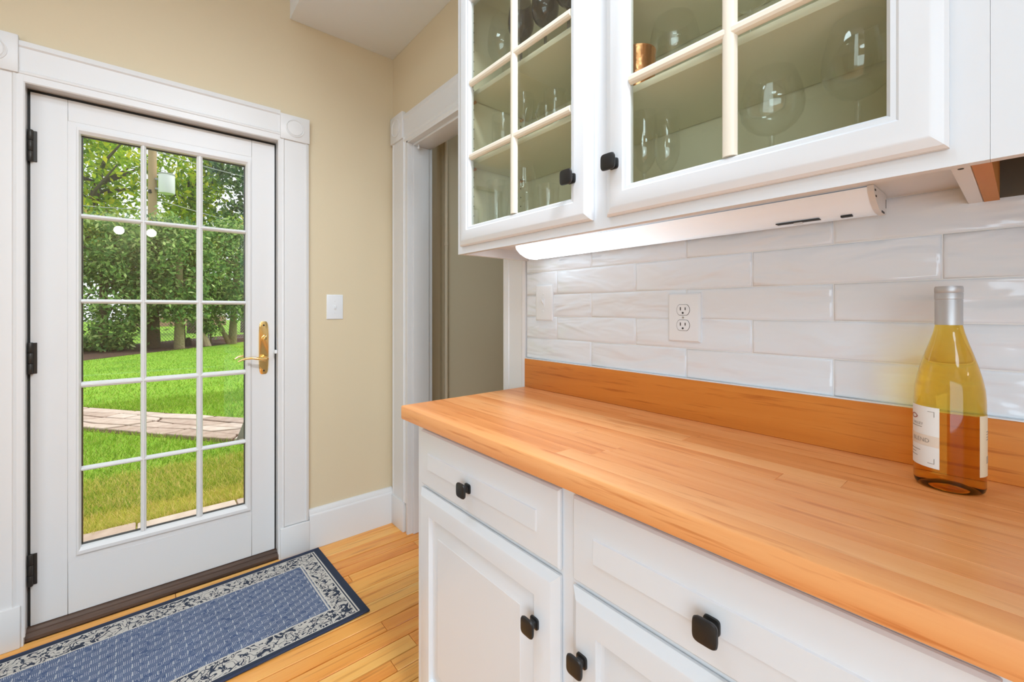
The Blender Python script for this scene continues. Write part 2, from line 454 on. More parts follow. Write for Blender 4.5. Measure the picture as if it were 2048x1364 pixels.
build('wall_hall_end', B(2.6, 2.74, .3, YW, 0, 3.0), M['hall'], kind=S)
build('wall_hall_near', B(1.213, 2.74, .2, .3, 0, 3.0), M['hall'], kind=S)
build('wall_hall_back', B(1.395, 2.6, YW - .03, YW, 0, 2.7), M['hall'], kind=S)
build('ceiling_hall', B(1.213, 2.6, .3, YW, 2.67, 2.75), M['ceiling'], kind=S)
w1 = empty('window_1', (-2.67, -2.3, .06), kind=S)  # unseen window, its opening widened and lowered to let in the fill light
build('window_frame', MB().rings('X', -4.2, -.4, .06, 2.15, [(0, -2.72), (0, -2.60), (.05, -2.60), (.05, -2.72), (0, -2.72)]), M['trim'], w1)
build('window_pane', B(-2.67, -2.666, -4.16, -.44, .10, 2.11), M['pane'], w1)

# door casing (trim_1)
t1 = empty('trim_1', (.06, 2.35, 0), kind=S)
def side_casing_y(x0, x1, z0, z1, name='side_casing'):
    pr = [(x0, YW), (x0, 2.340), (x0 + .012, 2.335), (x0 + .016, 2.3395), (x1 - .016, 2.3395), (x1 - .012, 2.335), (x1, 2.340), (x1, YW)]
    return build(name, MB().extr('Z', z0, z1, pr), M['trim'], t1, smooth=20)
side_casing_y(.492, .620, .155, 2.062); side_casing_y(-.492, -.362, .150, 2.076)
pr = [(YW, 2.072), (2.342, 2.072), (2.336, 2.078), (2.335, 2.086), (2.3395, 2.090), (2.3395, 2.172), (2.335, 2.178), (2.338, 2.197), (YW, 2.197)]
build('head_casing', MB().extr('X', -.362, .490, pr), M['trim'], t1, smooth=20)
for x0, x1, z0, z1 in ((.488, .622, 2.060, 2.184), (-.50, -.361, 2.076, 2.212)):
    cb = build('corner_block', B(x0, x1, 2.330, YW, z0, z1), M['trim'], t1, bevel=.003)
    cx, cz = (x0 + x1) / 2, (z0 + z1) / 2
    build('rosette', MB().lathe((cx, 2.330, cz), [(.044, .001), (.044, -.002), (.040, -.0035), (.037, -.001), (.034, -.0035), (.010, -.0045), (0, -.0045)], 32, 'Y'), M['trim'], cb, smooth=30)
for x0, x1 in ((.488, .622), (-.50, -.356)):
    build('plinth_block', B(x0, x1, 2.329, YW, 0, .152), M['trim'], t1, bevel=.004)
# jamb and stop of the glazed door
jb = MB(); jb.box(-.372, -.350, 2.338, 2.50, 0, 2.083).box(.484, .505, 2.338, 2.50, 0, 2.083).box(-.3498, .4838, 2.3382, 2.4998, 2.052, 2.0828)
build('door_jamb', jb, M['trim'], t1)
st = MB(); st.box(-.350, -.337, 2.448, 2.50, 0, 2.052).box(.471, .484, 2.448, 2.50, 0, 2.052).box(-.350, .484, 2.448, 2.50, 2.039, 2.052)
build('door_stop', st, M['trim'], t1)
for a in ((-.3497, -.3425, .034, 2.0515), (.4775, .4837, .034, 2.0515), (-.3425, .4775, 2.0415, 2.0518)):
    build('gap_shade_strip', B(a[0], a[1], 2.409, 2.447, a[2], a[3]), M['dark'], t1)  # dark strips added in the gap round the door to stand for its shade
bd = MB(); bd.extr('Z', .03, 2.05, [(-.350, 2.338), (-.350, 2.352), (-.346, 2.348), (-.346, 2.341)]); bd.extr('Z', .03, 2.05, [(.484, 2.338), (.484, 2.352), (.480, 2.348), (.480, 2.341)])
bd.extr('X', -.35, .484, [(2.338, 2.052), (2.352, 2.052), (2.348, 2.048), (2.341, 2.048)])
build('jamb_bead', bd, M['trim'], t1)
stk = build('strike_plate', B(.4825, .4845, 2.388, 2.408, 1.00, 1.09), M['steel'], t1, bevel=.001)
build('latch_tongue', B(.470, .4835, 2.366, 2.38, 1.006, 1.024), M['plastic'], stk, bevel=.002)
thr = MB().extr('X', -.352, .486, [(2.358, 0), (2.358, .012), (2.372, .022), (2.384, .022), (2.388, .031), (2.46, .031), (2.50, .02), (2.50, 0)])
tag(build('threshold', thr, M['threshold'], kind=S, smooth=30), 'dark worn wooden sill under the glazed door')
build('threshold_brick', B(-.6, .75, 2.50, 2.9, -.20, -.02), M['flag'], kind=S, bevel=.01)

# baseboards
def baseboard(name, x0, x1):
    build(name, MB().extr('X', x0, x1, [(YW, 0), (2.333, 0), (2.335, .165), (2.337, .172), (2.341, .176), (2.344, .190), (2.350, .198), (YW, .200)]), M['trim'], kind=S, smooth=30)
baseboard('baseboard_back', .622, 1.072); baseboard('baseboard_left', -2.6, -.50)

# doorway casing in the cabinet wall (trim_2)
t2 = empty('trim_2', (1.09, 1.75, 0), kind=S)
XF = 1.066
def side_casing_x(y0, y1, z0, z1):
    s = 1 if y1 > y0 else -1
    pr = [(XW, y0), (XF + .004, y0), (XF, y0 + s * .012), (XF + .004, y0 + s * .020), (XF + .004, y1 - s * .034), (XF, y1 - s * .030), (XF, y1 - s * .022), (XF + .006, y1 - s * .018), (XF + .002, y1 - s * .010), (XF + .005, y1), (XW, y1)]
    build('side_casing', MB().extr('Z', z0, z1, pr), M['trim'], t2, smooth=20)
side_casing_x(2.340, 2.170, .165, 2.17); side_casing_x(1.195, 1.320, 0, 2.17)
pr = [(XW, 2.140), (XF + .004, 2.140), (XF, 2.148), (XF + .003, 2.158), (XF + .008, 2.160), (XF + .002, 2.172), (XF + .004, 2.178), (XF + .004, 2.262), (XF, 2.270), (XF + .002, 2.292), (XW, 2.292)]
build('head_casing', MB().extr('Y', 1.196, 2.20, pr), M['trim'], t2, smooth=20)
for y0, y1 in ((2.198, 2.348), (1.18, 1.325)):
    cb = build('corner_block', B(XF - .006, XW, y0, y1, 2.165, 2.315), M['trim'], t2, bevel=.003)
    build('rosette', MB().lathe((XF - .006, (y0 + y1) / 2, 2.24), [(.050, .001), (.050, -.003), (.046, -.005), (.042, -.002), (.012, -.006), (0, -.006)], 32, 'X'), M['trim'], cb, smooth=30)
build('plinth_block', B(XF - .004, XW, 2.190, 2.335, 0, .165), M['trim'], t2, bevel=.003)
jj = MB(); jj.box(XF + .004, 1.222, 2.150, 2.170, 0, 2.145).box(XF + .004, 1.222, 1.315, 1.325, 0, 2.145).box(XF + .004, 1.222, 1.318, 2.165, 2.128, 2.150)
build('doorway_jamb', jj, M['trim'], t2, bevel=.002)
dj = MB(); dj.box(1.10, 1.195, 2.138, 2.150, 0, 2.128).box(1.10, 1.195, 1.325, 2.138, 2.116, 2.128)
build('jamb_stop', dj, M['trim'], t2, bevel=.002)
build('door_catch', MB().lathe((1.118, 2.112, 2.094), [(0, 0), (.006, .001), (.007, .008), (.004, .012), (.004, .023), (0, .023)], 12), M['plastic'], t2, smooth=40)
# corner of the hall wall and the painted pipe
pp = empty('water_pipe', (1.41, 2.31, 0), 'tan painted pipe running up the hall wall beyond the doorway', 'pipe')
build('pipe_run', MB().lathe((1.41, 2.31, 0), [(.0115, 0), (.0115, 2.67)], 16), M['pipe'], pp, smooth=40)
for z in (.5, 1.62):
    build('pipe_clip', MB().lathe((1.41, 2.31, z), [(.0118, 0), (.0145, .001), (.0145, .018), (.0118, .019)], 16), M['pipe'], pp, smooth=40)

# ------------------------------------------------------------------ glazed door (door_1)
d1 = empty('door_1', (.067, 2.422, .033), kind=S)
DF, DB = 2.400, 2.444
def slab(x0, x1, z0, z1, name): return build(name, B(x0, x1, DF, DB, z0, z1), M['door'], d1, bevel=.0012, seg=1)
slab(-.342, -.2432, .033, 2.040, 'stile'); slab(.3782, .477, .033, 2.040, 'stile')
slab(-.2428, .3778, .033, .235, 'rail'); slab(-.2428, .3778, 1.958, 2.040, 'rail')
GX0, GX1, GZ0, GZ1 = -.207, .353, .284, 1.916
mo = MB().rings('Y', GX0 - .037, GX1 + .026, GZ0 - .050, GZ1 + .043, [(0, 2.4005), (.0, 2.3985), (.020, 2.3985), (.022, 2.393), (.034, 2.391), (.036, 2.393)])
mo = MB()
a0, a1, b0, b1 = -.2432, .3782, .2348, 1.9582
def fr(i0, i1, j0, j1, d): return [(i0, d, j0), (i1, d, j0), (i1, d, j1), (i0, d, j1)]
secs = [fr(a0, a1, b0, b1, 2.4005), fr(-.219, .373, .258, 1.941, 2.4005), fr(-.218, .372, .259, 1.940, 2.3915), fr(-.2125, .3605, .272, 1.928, 2.3905), fr(-.2075, .3535, .283, 1.917, 2.400), fr(-.207, .353, .284, 1.916, 2.418), fr(-.207, .353, .284, 1.916, 2.436), fr(-.219, .373, .258, 1.941, 2.446), fr(a0, a1, b0, b1, 2.4438)]
vs = [p for s_ in secs for p in s_]; n = len(secs)
mo.add(vs, [(i * 4 + k, i * 4 + (k + 1) % 4, ((i + 1) % n) * 4 + (k + 1) % 4, ((i + 1) % n) * 4 + k) for i in range(n) for k in range(4)])
build('glazing_frame', mo, M['door'], d1, smooth=25)
VX = [(-.029, -.009), (.163, .187)]
HZ = [(1.585, 1.604), (1.246, 1.264), (.911, .934), (.579, .597)]
def muntin_v(x0, x1, name='muntin'):
    w = (x1 - x0)
    pr = [(x0, 2.416), (x0 + .003, 2.404), (x0 + .006, 2.403), (x0 + w * .38, 2.399), (x1 - w * .38, 2.399), (x1 - .006, 2.403), (x1 - .003, 2.404), (x1, 2.416), (x1, 2.422), (x1 - w * .3, 2.438), (x0 + w * .3, 2.438), (x0, 2.422)]
    build(name, MB().extr('Z', GZ0, GZ1, pr), M['door'], d1, smooth=20)
for a, b in VX: muntin_v(a, b)
xs = [GX0] + [v for p in VX for v in p] + [GX1]
for z0, z1 in HZ:
    w = z1 - z0
    pr = [(2.416, z0), (2.404, z0 + .003), (2.403, z0 + .006), (2.399, z0 + w * .38), (2.399, z1 - w * .38), (2.403, z1 - .006), (2.404, z1 - .003), (2.416, z1), (2.422, z1), (2.438, z1 - w * .3), (2.438, z0 + w * .3), (2.422, z0)]
    build('muntin', MB().extr('X', GX0, GX1, [(p_[0] + .0005, p_[1]) for p_ in pr]), M['door'], d1, smooth=20)
zs = [GZ0] + [v for p in reversed(HZ) for v in p] + [GZ1]
for i in range(0, 6, 2):
    for j in range(0, 10, 2):
        build('pane', B(xs[i] - .003, xs[i + 1] + .003, 2.4175, 2.4205, zs[j] - .003, zs[j + 1] + .003), M['pane'], d1)
build('glazing_seal', MB().rings('Y', GX0 - .002, GX1 + .002, GZ0 - .002, GZ1 + .002, [(0, 2.4208), (0, 2.4330), (.0060, 2.4330), (.0060, 2.4208), (0, 2.4208)]), M['dark'], d1)
for zc in (1.836, 1.039, .246):
    h = MB().box(-.341, -.324, 2.3965, 2.4005, zc - .058, zc + .058)
    ho = build('hinge', h, M['hinge'], d1, bevel=.001, seg=1, label='dark bronze butt hinge')
    for k in range(3):
        build('knuckle', MB().lathe((-.3405, 2.392, zc - .060 + k * .040), [(.0068, .0008), (.0078, .002), (.0078, .038), (.0068, .0392)], 14), M['hinge'], ho, smooth=40)
lp = MB().sq('Y', (.4285, DF, 1.036), [(0, .0215), (.003, .0215), (.006, .0195)], 4.5, 40, -1, 6.0)
plate = build('lock_plate', lp, M['brass'], d1, smooth=35, label='polished brass lock plate')
for z in (1.146, .924):
    build('screw', MB().lathe((.4285, 2.394, z), [(.0045, .001), (.0042, -.001), (.001, -.0015), (.0009, -.0005), (0, -.0005)], 12, 'Y'), M['dark'], plate, smooth=40)
tt = MB().lathe((.431, 2.394, 1.085), [(.013, .001), (.0125, -.004), (.010, -.005), (0, -.005)], 20, 'Y')
tt.tube([(.425, 2.380, 1.069), (.4255, 2.378, 1.078), (.431, 2.376, 1.087), (.437, 2.378, 1.094), (.4385, 2.380, 1.101)], [.0025, .0035, .004, .0035, .0025], 10)
tt.tube([(.431, 2.390, 1.085), (.431, 2.377, 1.086)], .004, 10)
build('thumb_turn', tt, M['brass'], plate, smooth=50)
lv = MB().lathe((.4285, 2.394, .985), [(.0165, .001), (.0165, -.006), (.013, -.012), (.011, -.040), (.013, -.046), (.012, -.052), (0, -.054)], 24, 'Y')
lv.tube([(.430, 2.346, .985), (.415, 2.344, .984), (.395, 2.344, .989), (.370, 2.346, .993), (.348, 2.350, .992), (.330, 2.355, .987), (.317, 2.359, .979)], [.010, .0085, .0068, .006, .0055, .005, .0035], 12)
build('lever_handle', lv, M['brass'], d1, smooth=50, label='curved brass lever')
lv = MB().lathe((.4285, DB - .001, .985), [(.022, 0), (.022, .006), (.011, .012), (.011, .040), (.013, .048), (0, .052)], 20, 'Y')
lv.tube([(.430, 2.490, .985), (.40, 2.490, .989), (.36, 2.487, .993), (.335, 2.484, .990), (.318, 2.480, .980)], [.009, .0075, .006, .0055, .0035], 12)
build('outer_lever', lv, M['brass'], d1, smooth=50)

# ------------------------------------------------------------------ wall plates
def screw(c, ax, parent):
    build('screw', MB().lathe(c, [(.0035, .001), (.003, -.0012), (0, -.0015)], 10, ax), M['plastic'], parent, smooth=50)
sw = empty('light_switch', (.754, YW, 1.237), 'white single toggle light switch on the tan wall right of the glazed door', 'light switch')
build('cover_plate', MB().rings('Y', .712, .796, 1.172, 1.302, [(0, YW + .0), (0, 2.356), (.004, 2.354), (.006, 2.3535)], cap1=True), M['plastic'], sw, smooth=30)
tg = MB().box(.749, .759, 2.352, 2.3545, 1.225, 1.249).add([(.751, 2.3535, 1.232), (.757, 2.3535, 1.232), (.757, 2.3535, 1.246), (.751, 2.3535, 1.246), (.752, 2.343, 1.228), (.756, 2.343, 1.228), (.756, 2.343, 1.234), (.752, 2.343, 1.234)], [(4, 5, 6, 7), (0, 1, 5, 4), (1, 2, 6, 5), (2, 3, 7, 6), (3, 0, 4, 7)])
build('toggle', tg, M['plastic'], sw)
for z in (1.207, 1.267): screw((.754, 2.3535, z), 'Y', sw)

XT = 1.0735       # tile face
sw2 = empty('light_switch', (XT, 1.094, 1.246), 'white toggle switch on the tiles at the doorway end of the counter', 'light switch')
build('cover_plate', MB().rings('X', 1.052, 1.136, 1.183, 1.308, [(0, XT + .002), (0, 1.0695), (.004, 1.0665), (.007, 1.066)], cap1=True), M['plastic'], sw2, smooth=30)
tg = MB().box(1.0648, 1.067, 1.088, 1.100, 1.232, 1.258).add([(1.066, 1.091, 1.238), (1.066, 1.097, 1.238), (1.066, 1.097, 1.254), (1.066, 1.091, 1.254), (1.055, 1.092, 1.252), (1.055, 1.096, 1.252), (1.055, 1.096, 1.259), (1.055, 1.092, 1.259)], [(4, 5, 6, 7), (0, 1, 5, 4), (1, 2, 6, 5), (2, 3, 7, 6), (3, 0, 4, 7)])
build('toggle', tg, M['plastic'], sw2)
build('toggle_slot', B(1.0655, 1.0662, 1.0885, 1.0995, 1.2325, 1.2385), M['dark'], sw2)
for z in (1.215, 1.276): screw((1.066, 1.094, z), 'X', sw2)

ol = empty('wall_outlet', (XT, .571, 1.2), 'white duplex power outlet on the tiled backsplash', 'power outlet')
build('cover_plate', MB().rings('X', .527, .615, 1.137, 1.264, [(0, XT + .002), (0, 1.069), (.004, 1.0645), (.008, 1.0635)], cap1=True), M['plastic'], ol, smooth=30)
for zc in (1.2205, 1.1805):
    out = []
    for k in range(32):
        a = 2 * PI * k / 32; out.append((.571 + .0172 * math.cos(a), zc + max(-.0135, min(.0135, .0172 * math.sin(a)))))
    gap = build('socket_gap', MB().extr('X', 1.0633, 1.066, [((p[0] - .571) * 1.06 + .571, (p[1] - zc) * 1.06 + zc) for p in out]), M['dark'], ol)
    rc = build('receptacle', MB().extr('X', 1.0618, 1.066, out), M['plastic'], ol, bevel=.0006, seg=1)
    for yy_, h in ((.5775, .0042), (.5645, .0036)):
        build('slot', B(1.0612, 1.0625, yy_ - .0011, yy_ + .0011, zc + .003 - h, zc + .003 + h), M['dark'], rc)
    build('ground_hole', MB().lathe((1.0615, .571, zc - .0078), [(.0026, .001), (.0026, -.0004), (0, -.0004)], 10, 'X'), M['dark'], rc)
build('screw', MB().lathe((1.0635, .571, 1.2005), [(.003, .001), (.0026, -.001), (0, -.0012)], 10, 'X'), M['steel'], ol)

# ------------------------------------------------------------------ tiled backsplash
build('tile_grout', B(1.0765, XW, -.70, 1.192, 1.035, 1.45), M['grout'], wall_right)
rows = [(1.0435, 1.1185), (1.1205, 1.1965), (1.1985, 1.2735), (1.2755, 1.3545), (1.3565, 1.4330)]
for r, (z0, z1) in enumerate(rows):
    ys = [.885 - .3168 * k for k in range(6)] if r % 2 == 0 else [1.036 - .3145 * k for k in range(7)]
    cuts = [1.192] + ys
    for k in range(len(cuts) - 1):
        y1, y0 = cuts[k] - .001, cuts[k + 1] + .001
        dz = random.uniform(-.0005, .0005)
        build('tile', MB().rings('X', y0, y1, z0, z1, [(0, 1.081), (0, 1.0765 + dz), (.0025, 1.0745 + dz), (.007, XT + dz)], cap1=True), M['tile'], wall_right, smooth=60)

# ------------------------------------------------------------------ base cabinet
KN = [(0, .0118), (.0035, .0115), (.005, .0075), (.013, .0062), (.0165, .011), (.0185, .0168), (.022, .0178), (.0245, .0168), (.0262, .012)]
def knob(c, parent):
    return build('knob', MB().sq('X', c, KN, 4.6, 32), M['black'], parent, smooth=38, label='square black iron knob')
bc = empty('base_cabinet', (.84, .3, 0), 'white base cabinet with raised panel doors under the wooden counter', 'cabinet')
YE = 1.172
build('side_panel', B(.622, 1.06, YE - .018, YE, .0, .898), M['cabinet'], bc, bevel=.001, seg=1)
build('side_panel', B(.622, 1.06, -.64, -.622, .0, .898), M['cabinet'], bc, bevel=.001, seg=1)
build('back_panel', B(1.052, 1.062, -.622, YE - .018, .1, .898), M['cabinet'], bc)
build('toe_kick', B(.69, .70, -.622, YE - .018, 0, .10), M['cabinet'], bc)
bays = [(.581, 1.138), (.0125, .547), (-.60, -.02)]
ff = MB()
for a, b in ((1.128, YE), (.535, .593), (-.032, .025), (-.64, -.59)): ff.box(.604 + .016, .640, a, b, .10, .898)
for a, b in ((.593, 1.128), (.025, .535), (-.59, -.032)): ff.box(.620, .640, a, b, .10, .14).box(.620, .640, a, b, .69, .735).box(.620, .640, a, b, .858, .898)
build('face_frame', ff, M['cabinet'], bc)
for i, (y0, y1) in enumerate(bays):
    dr = build('drawer', MB().rings('X', y0, y1, .7135, .8710, [(.004, .6195), (0, .6175), (0, .6125), (.004, .6088), (.019, .6080), (.056, .6016), (.0575, .5990)], cap0=True, cap1=True), M['cabinet'], bc, smooth=22)
    knob(((.599), {0: .879, 1: .279, 2: -.31}[i], .782), dr)
    dd = build('door', MB().rings('X', y0, y1, .115, .7020, [(.004, .6195), (0, .6175), (0, .6120), (.015, .6010), (.018, .6000), (.062, .6000), (.0655, .6110), (.073, .6120), (.106, .6030), (.108, .6018)], cap0=True, cap1=True), M['cabinet'], bc, smooth=22)
    knob((.600, {0: .640, 1: .515, 2: -.06}[i], .585), dd)

# countertop
ct = empty('countertop', (.82, .3, .898), 'orange butcher block counter with long glued staves', 'counter')
nst = 11; cx0, cx1 = .569, 1.0625; w = (cx1 - cx0) / nst
for k in range(nst):
    a, b = cx0 + k * w, cx0 + (k + 1) * w
    seams = [1.1835]
    if k: 
        yv = 1.1835 - random.uniform(.45, 1.0)
        seams.append(yv)
    seams.append(-.66)
    for q in range(len(seams) - 1):
        zt = .938
        if k == 0:
            o = build('stave', MB().extr('Y', seams[q + 1] + .0, seams[q] - .0, [(a, .9025), (a + .0015, .899), (b, .898), (b, zt), (a + .004, zt), (a + .0012, zt - .0012), (a, zt - .004)]), M['stave'], ct, smooth=40)
        else:
            build('stave', B(a + .00012, b, seams[q + 1] + .0002, seams[q], .898, zt), M['stave'], ct, bevel=.0004, seg=1)
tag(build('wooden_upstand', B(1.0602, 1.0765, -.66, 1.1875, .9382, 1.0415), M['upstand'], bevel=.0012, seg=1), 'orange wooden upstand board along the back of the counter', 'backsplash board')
build('caulk', B(1.0625, 1.0765, -.66, 1.190, 1.0416, 1.0436), M['plastic'], wall_right)

# ------------------------------------------------------------------ upper cabinet
uc = empty('upper_cabinet', (.93, .62, 1.402), 'white wall cabinet with two glazed doors above the counter', 'cabinet')
CX = .776; U0, U1 = .043, 1.196; ZB, ZT = 1.402, 2.30
build('side_panel', B(CX + .016, XW - .001, U1 - .018, U1, ZB, ZT), M['cabinet'], uc, bevel=.001, seg=1)
sp = build('side_panel', B(CX + .016, XW - .001, U0, U0 + .018, ZB, ZT), M['cabinet'], uc, bevel=.001, seg=1)
ffm = MB()
ffm.box(CX, CX + .016, U1 - .05, U1, ZB, ZT).box(CX, CX + .016, .565, .648, ZB, ZT).box(CX, CX + .016, .026, .082, ZB, ZT)
for a, b in ((.648, U1 - .05), (.082, .565)): ffm.box(CX, CX + .016, a, b, ZB, 1.452).box(CX, CX + .016, a, b, 2.19, ZT)
build('face_frame', ffm, M['cabinet'], uc)
build('bottom_panel', B(CX + .016, 1.079, U0 + .018, U1 - .018, 1.434, 1.448), M['cabinet'], uc)
build('bottom_lining', B(CX + .016, 1.066, U0 + .022, U1 - .022, 1.448, 1.450), M['interior'], uc)
build('back_panel', B(1.066, 1.079, U0 + .018, U1 - .018, 1.448, ZT), M['interior'], uc)
build('top_panel', B(CX + .016, 1.066, U0 + .018, U1 - .018, 2.262, ZT), M['interior'], uc)
build('side_lining', B(CX + .017, 1.066, U1 - .0215, U1 - .018, 1.450, 2.262), M['interior'], uc)
build('side_lining', B(CX + .017, 1.066, U0 + .018, U0 + .0215, 1.450, 2.262), M['interior'], uc)
for z0 in (1.6895, 1.910):
    build('shelf', B(.802, 1.064, U0 + .024, U1 - .024, z0, z0 + .0185), M['interior'], uc, bevel=.006)
ph = MB()
for xx in (.822, 1.03):
    for k in range(23): ph.lathe((xx, U1 - .0215, 1.50 + k * .032), [(.0028, 0), (.0028, -.0004), (0, -.0004)], 8, 'Y')
build('peg_holes', ph, M['dark'], uc, kind='stuff')
for z0 in (1.6895, 1.910):
    for xx in (.822, 1.03):
        build('shelf_pin', MB().lathe((xx, U1 - .0215, z0 - .005), [(.0045, 0), (.0045, -.012), (0, -.012)], 10, 'Y'), M['copper'], uc)
build('crown', MB().extr('Y', -.75, 1.222, [(CX, 2.252), (CX - .022, 2.262), (CX - .026, 2.30), (CX - .045, 2.33), (CX - .045, 2.345), (CX, 2.345)]), M['cabinet'], uc, smooth=25)
build('crown', MB().extr('X', CX, XW, [(U1, 2.252), (U1 + .022, 2.262), (U1 + .026, 2.30), (U1 + .045, 2.33), (U1 + .045, 2.345), (U1, 2.345)]), M['cabinet'], uc, smooth=25)
build('top_filler', B(CX, XW, -.72, U1, ZT, 2.673), M['cabinet'], uc)
build('screw', MB().lathe((.800, .052, ZB), [(.003, .001), (.003, -.0006), (0, -.0008)], 10), M['dark'], sp)
def glazed_door(y0, y1, z0, z1, vm, hms, kc):
    D = MB().rings('X', y0, y1, z0, z1, [(.003, .7755), (0, .774), (0, .7665), (.004, .7620), (.014, .7575), (.018, .7560), (.046, .7560), (.049, .7585), (.055, .7592), (.0595, .7650), (.0605, .7720), (.0605, .7755), (.003, .7755)])
    d = build('door', D, M['cabinet'], uc, smooth=24)
    i = .0605; g0, g1, h0, h1 = y0 + i, y1 - i, z0 + i, z1 - i
    def prof(c, hw): return [(-hw, .768), (-hw, .7655), (-hw * .75, .7600), (-hw * .35, .7572), (hw * .35, .7572), (hw * .75, .7600), (hw, .7655), (hw, .768)]
    build('muntin', MB().extr('Z', h0, h1, [(x, vm + o) for o, x in prof(vm, .0125)]), M['muntin'], d, smooth=30, label='cream glazing bar')
    for z in hms:
        build('muntin', MB().extr('Y', g0, g1, [(x + .0004, z + o) for o, x in prof(z, .0105)]), M['muntin'], d, smooth=30, label='cream glazing bar')
    zz = [h0] + [v for z in hms for v in (z - .008, z + .008)] + [h1]; yy_ = [g0, vm - .010, vm + .010, g1]
    for a in (0, 2):
        for b in (0, 2, 4):
            build('pane', B(.7672, .7695, yy_[a] - .002, yy_[a + 1] + .002, zz[b] - .002, zz[b + 1] + .002), M['cabpane'], d)
    knob((.756,) + kc, d)
glazed_door(.630, 1.168, 1.424, 2.240, .900, (1.6970, 1.925), (.680, 1.527))
glazed_door(.060, .587, 1.424, 2.240, .3265, (1.6990, 1.925), (.561, 1.531))

# second wall cabinet with an open underside
u2 = empty('upper_cabinet', (.93, -.33, 1.402), 'plain white wall cabinet with a dark open underside, beside the glazed cabinet', 'cabinet')
build('face_frame', MB().box(CX, CX + .016, -.72, .0257, 1.402, ZT), M['cabinet'], u2)
build('side_panel', B(CX + .016, XW - .001, .025, .0425, ZB, ZT), M['rawwood'], u2, label='raw orange wood side')
build('side_panel', B(CX + .016, XW - .001, -.72, -.702, ZB, ZT), M['rawwood'], u2)
build('recessed_bottom', B(CX + .016, 1.079, -.702, .025, 1.60, 1.612), M['recess'], u2)
build('back_panel', B(1.068, 1.0765, -.702, .025, 1.405, 1.60), M['recess'], u2)
build('frame_cleat', B(CX + .016, CX + .034, -.702, .025, 1.41, 1.60), M['rawwood'], u2)
build('door', MB().rings('X', -.70, -.02, 1.424, 2.24, [(0, .7755), (0, .764), (.014, .757), (.05, .756), (.056, .762), (.09, .758)], cap1=True), M['cabinet'], u2, smooth=24)

# ------------------------------------------------------------------ under-cabinet light
ul = empty('under_cabinet_light', (1.0, .63, 1.40), 'slim lit strip light fixed under the glazed wall cabinet', 'light')
L0, L1 = .167, 1.100
body = [(1.046, 1.4335), (.946, 1.4335), (.944, 1.4310), (1.046, 1.4010)]
build('housing', MB().extr('Y', L0, L1, [(1.046, 1.4335), (.950, 1.4335), (.950, 1.430), (1.046, 1.401)]), M['plastic'], ul)
lensp = [(.950, 1.4325), (.943, 1.4315), (.946, 1.424), (.962, 1.411), (.985, 1.4005), (1.004, 1.397), (1.038, 1.397), (1.046, 1.400), (1.046, 1.401), (.952, 1.430)]
build('diffuser', MB().extr('Y', L0 + .006, L1 - .001, lensp), M['lens'], ul, smooth=40, origin=(.99, .63, 1.41))
cap = [(1.047, 1.4335), (.941, 1.4335), (.944, 1.4235), (.961, 1.4095), (.985, 1.399), (1.004, 1.3955), (1.040, 1.3955), (1.047, 1.399)]
ec = build('end_cap', MB().extr('Y', L0 - .003, L0 + .006, cap), M['trim'], ul)
for a in ((.950, .958, 1.425, 1.428), (.956, .964, 1.4155, 1.4185), (1.006, 1.028, 1.3957, 1.3992), (1.0415, 1.0425, 1.408, 1.424)): build('notch', B(a[0], a[1], L0 - .0036, L0 - .002, a[2], a[3]), M['dark'], ec)
build('end_cap', MB().extr('Y', L1 - .001, L1 + .001, cap), M['plastic'], ul)
build('switch_nub', MB().box(.998, 1.006, .285, .300, 1.3935, 1.398), M['plastic'], ul, bevel=.001)
build('switch_slot', B(.990, 1.006, .255, .33, 1.3962, 1.398), M['dark'], ul); build('rubber_stud', B(.996, 1.006, .205, .222, 1.3945, 1.398), M['dark'], ul)

# ------------------------------------------------------------------ wine bottle
bx, by, bz = .978, .077, .938
wb2 = empty('wine_bottle', (bx, by, bz), 'amber white wine bottle with a silver screw cap on the counter', 'bottle')
R = .0415
bp = [(0, .010), (.014, .009), (.026, .004), (.032, .0005), (.037, .0008), (.0402, .004), (R, .010), (R, .135), (.0412, .145), (.0400, .160), (.0372, .176), (.0330, .194), (.0275, .214), (.0220, .232), (.0180, .247), (.0160, .258), (.0152, .270), (.0148, .300), (0, .300)]
build('bottle_glass', MB().lathe((bx, by, bz), bp, 64), M['wine'], wb2, smooth=60, label='amber wine filled glass')
cp = [(.0156, .2585), (.0163, .2585), (.0163, .2975), (.0160, .2982), (.0160, .2990), (.0167, .2998), (.0167, .3085), (.0161, .3095), (.0168, .3105), (.0168, .317), (.0158, .3200), (0, .3202)]
build('screw_cap', MB().lathe((bx, by, bz), cp, 48), M['cap'], wb2, smooth=35, label='silver screw cap')
toc = math.atan2(-by, -bx)                                             # azimuth of the side turned to the room
def wrap(a0, a1, z0, z1, r, seg=24, sl=(0, 0)):
    m = MB(); vs = []
    for k in range(seg + 1):
        a = a0 + (a1 - a0) * k / seg
        for z in (z0, z1): vs.append((bx + r * math.cos(a), by + r * math.sin(a), bz + z))
    for k in range(seg + 1):
        a = a0 + (a1 - a0) * k / seg
        for z in (z0, z1): vs.append((bx + (r - .0003) * math.cos(a), by + (r - .0003) * math.sin(a), bz + z))
    o = 2 * (seg + 1)
    fs = []
    for k in range(seg):
        fs += [(2 * k, 2 * k + 1, 2 * k + 3, 2 * k + 2), (o + 2 * k, o + 2 * k + 2, o + 2 * k + 3, o + 2 * k + 1), (2 * k, 2 * k + 2, o + 2 * k + 2, o + 2 * k), (2 * k + 1, o + 2 * k + 1, o + 2 * k + 3, 2 * k + 3)]
    fs += [(0, o, o + 1, 1), (2 * seg, 2 * seg + 1, o + 2 * seg + 1, o + 2 * seg)]
    return m.add(vs, fs)
dg = math.radians
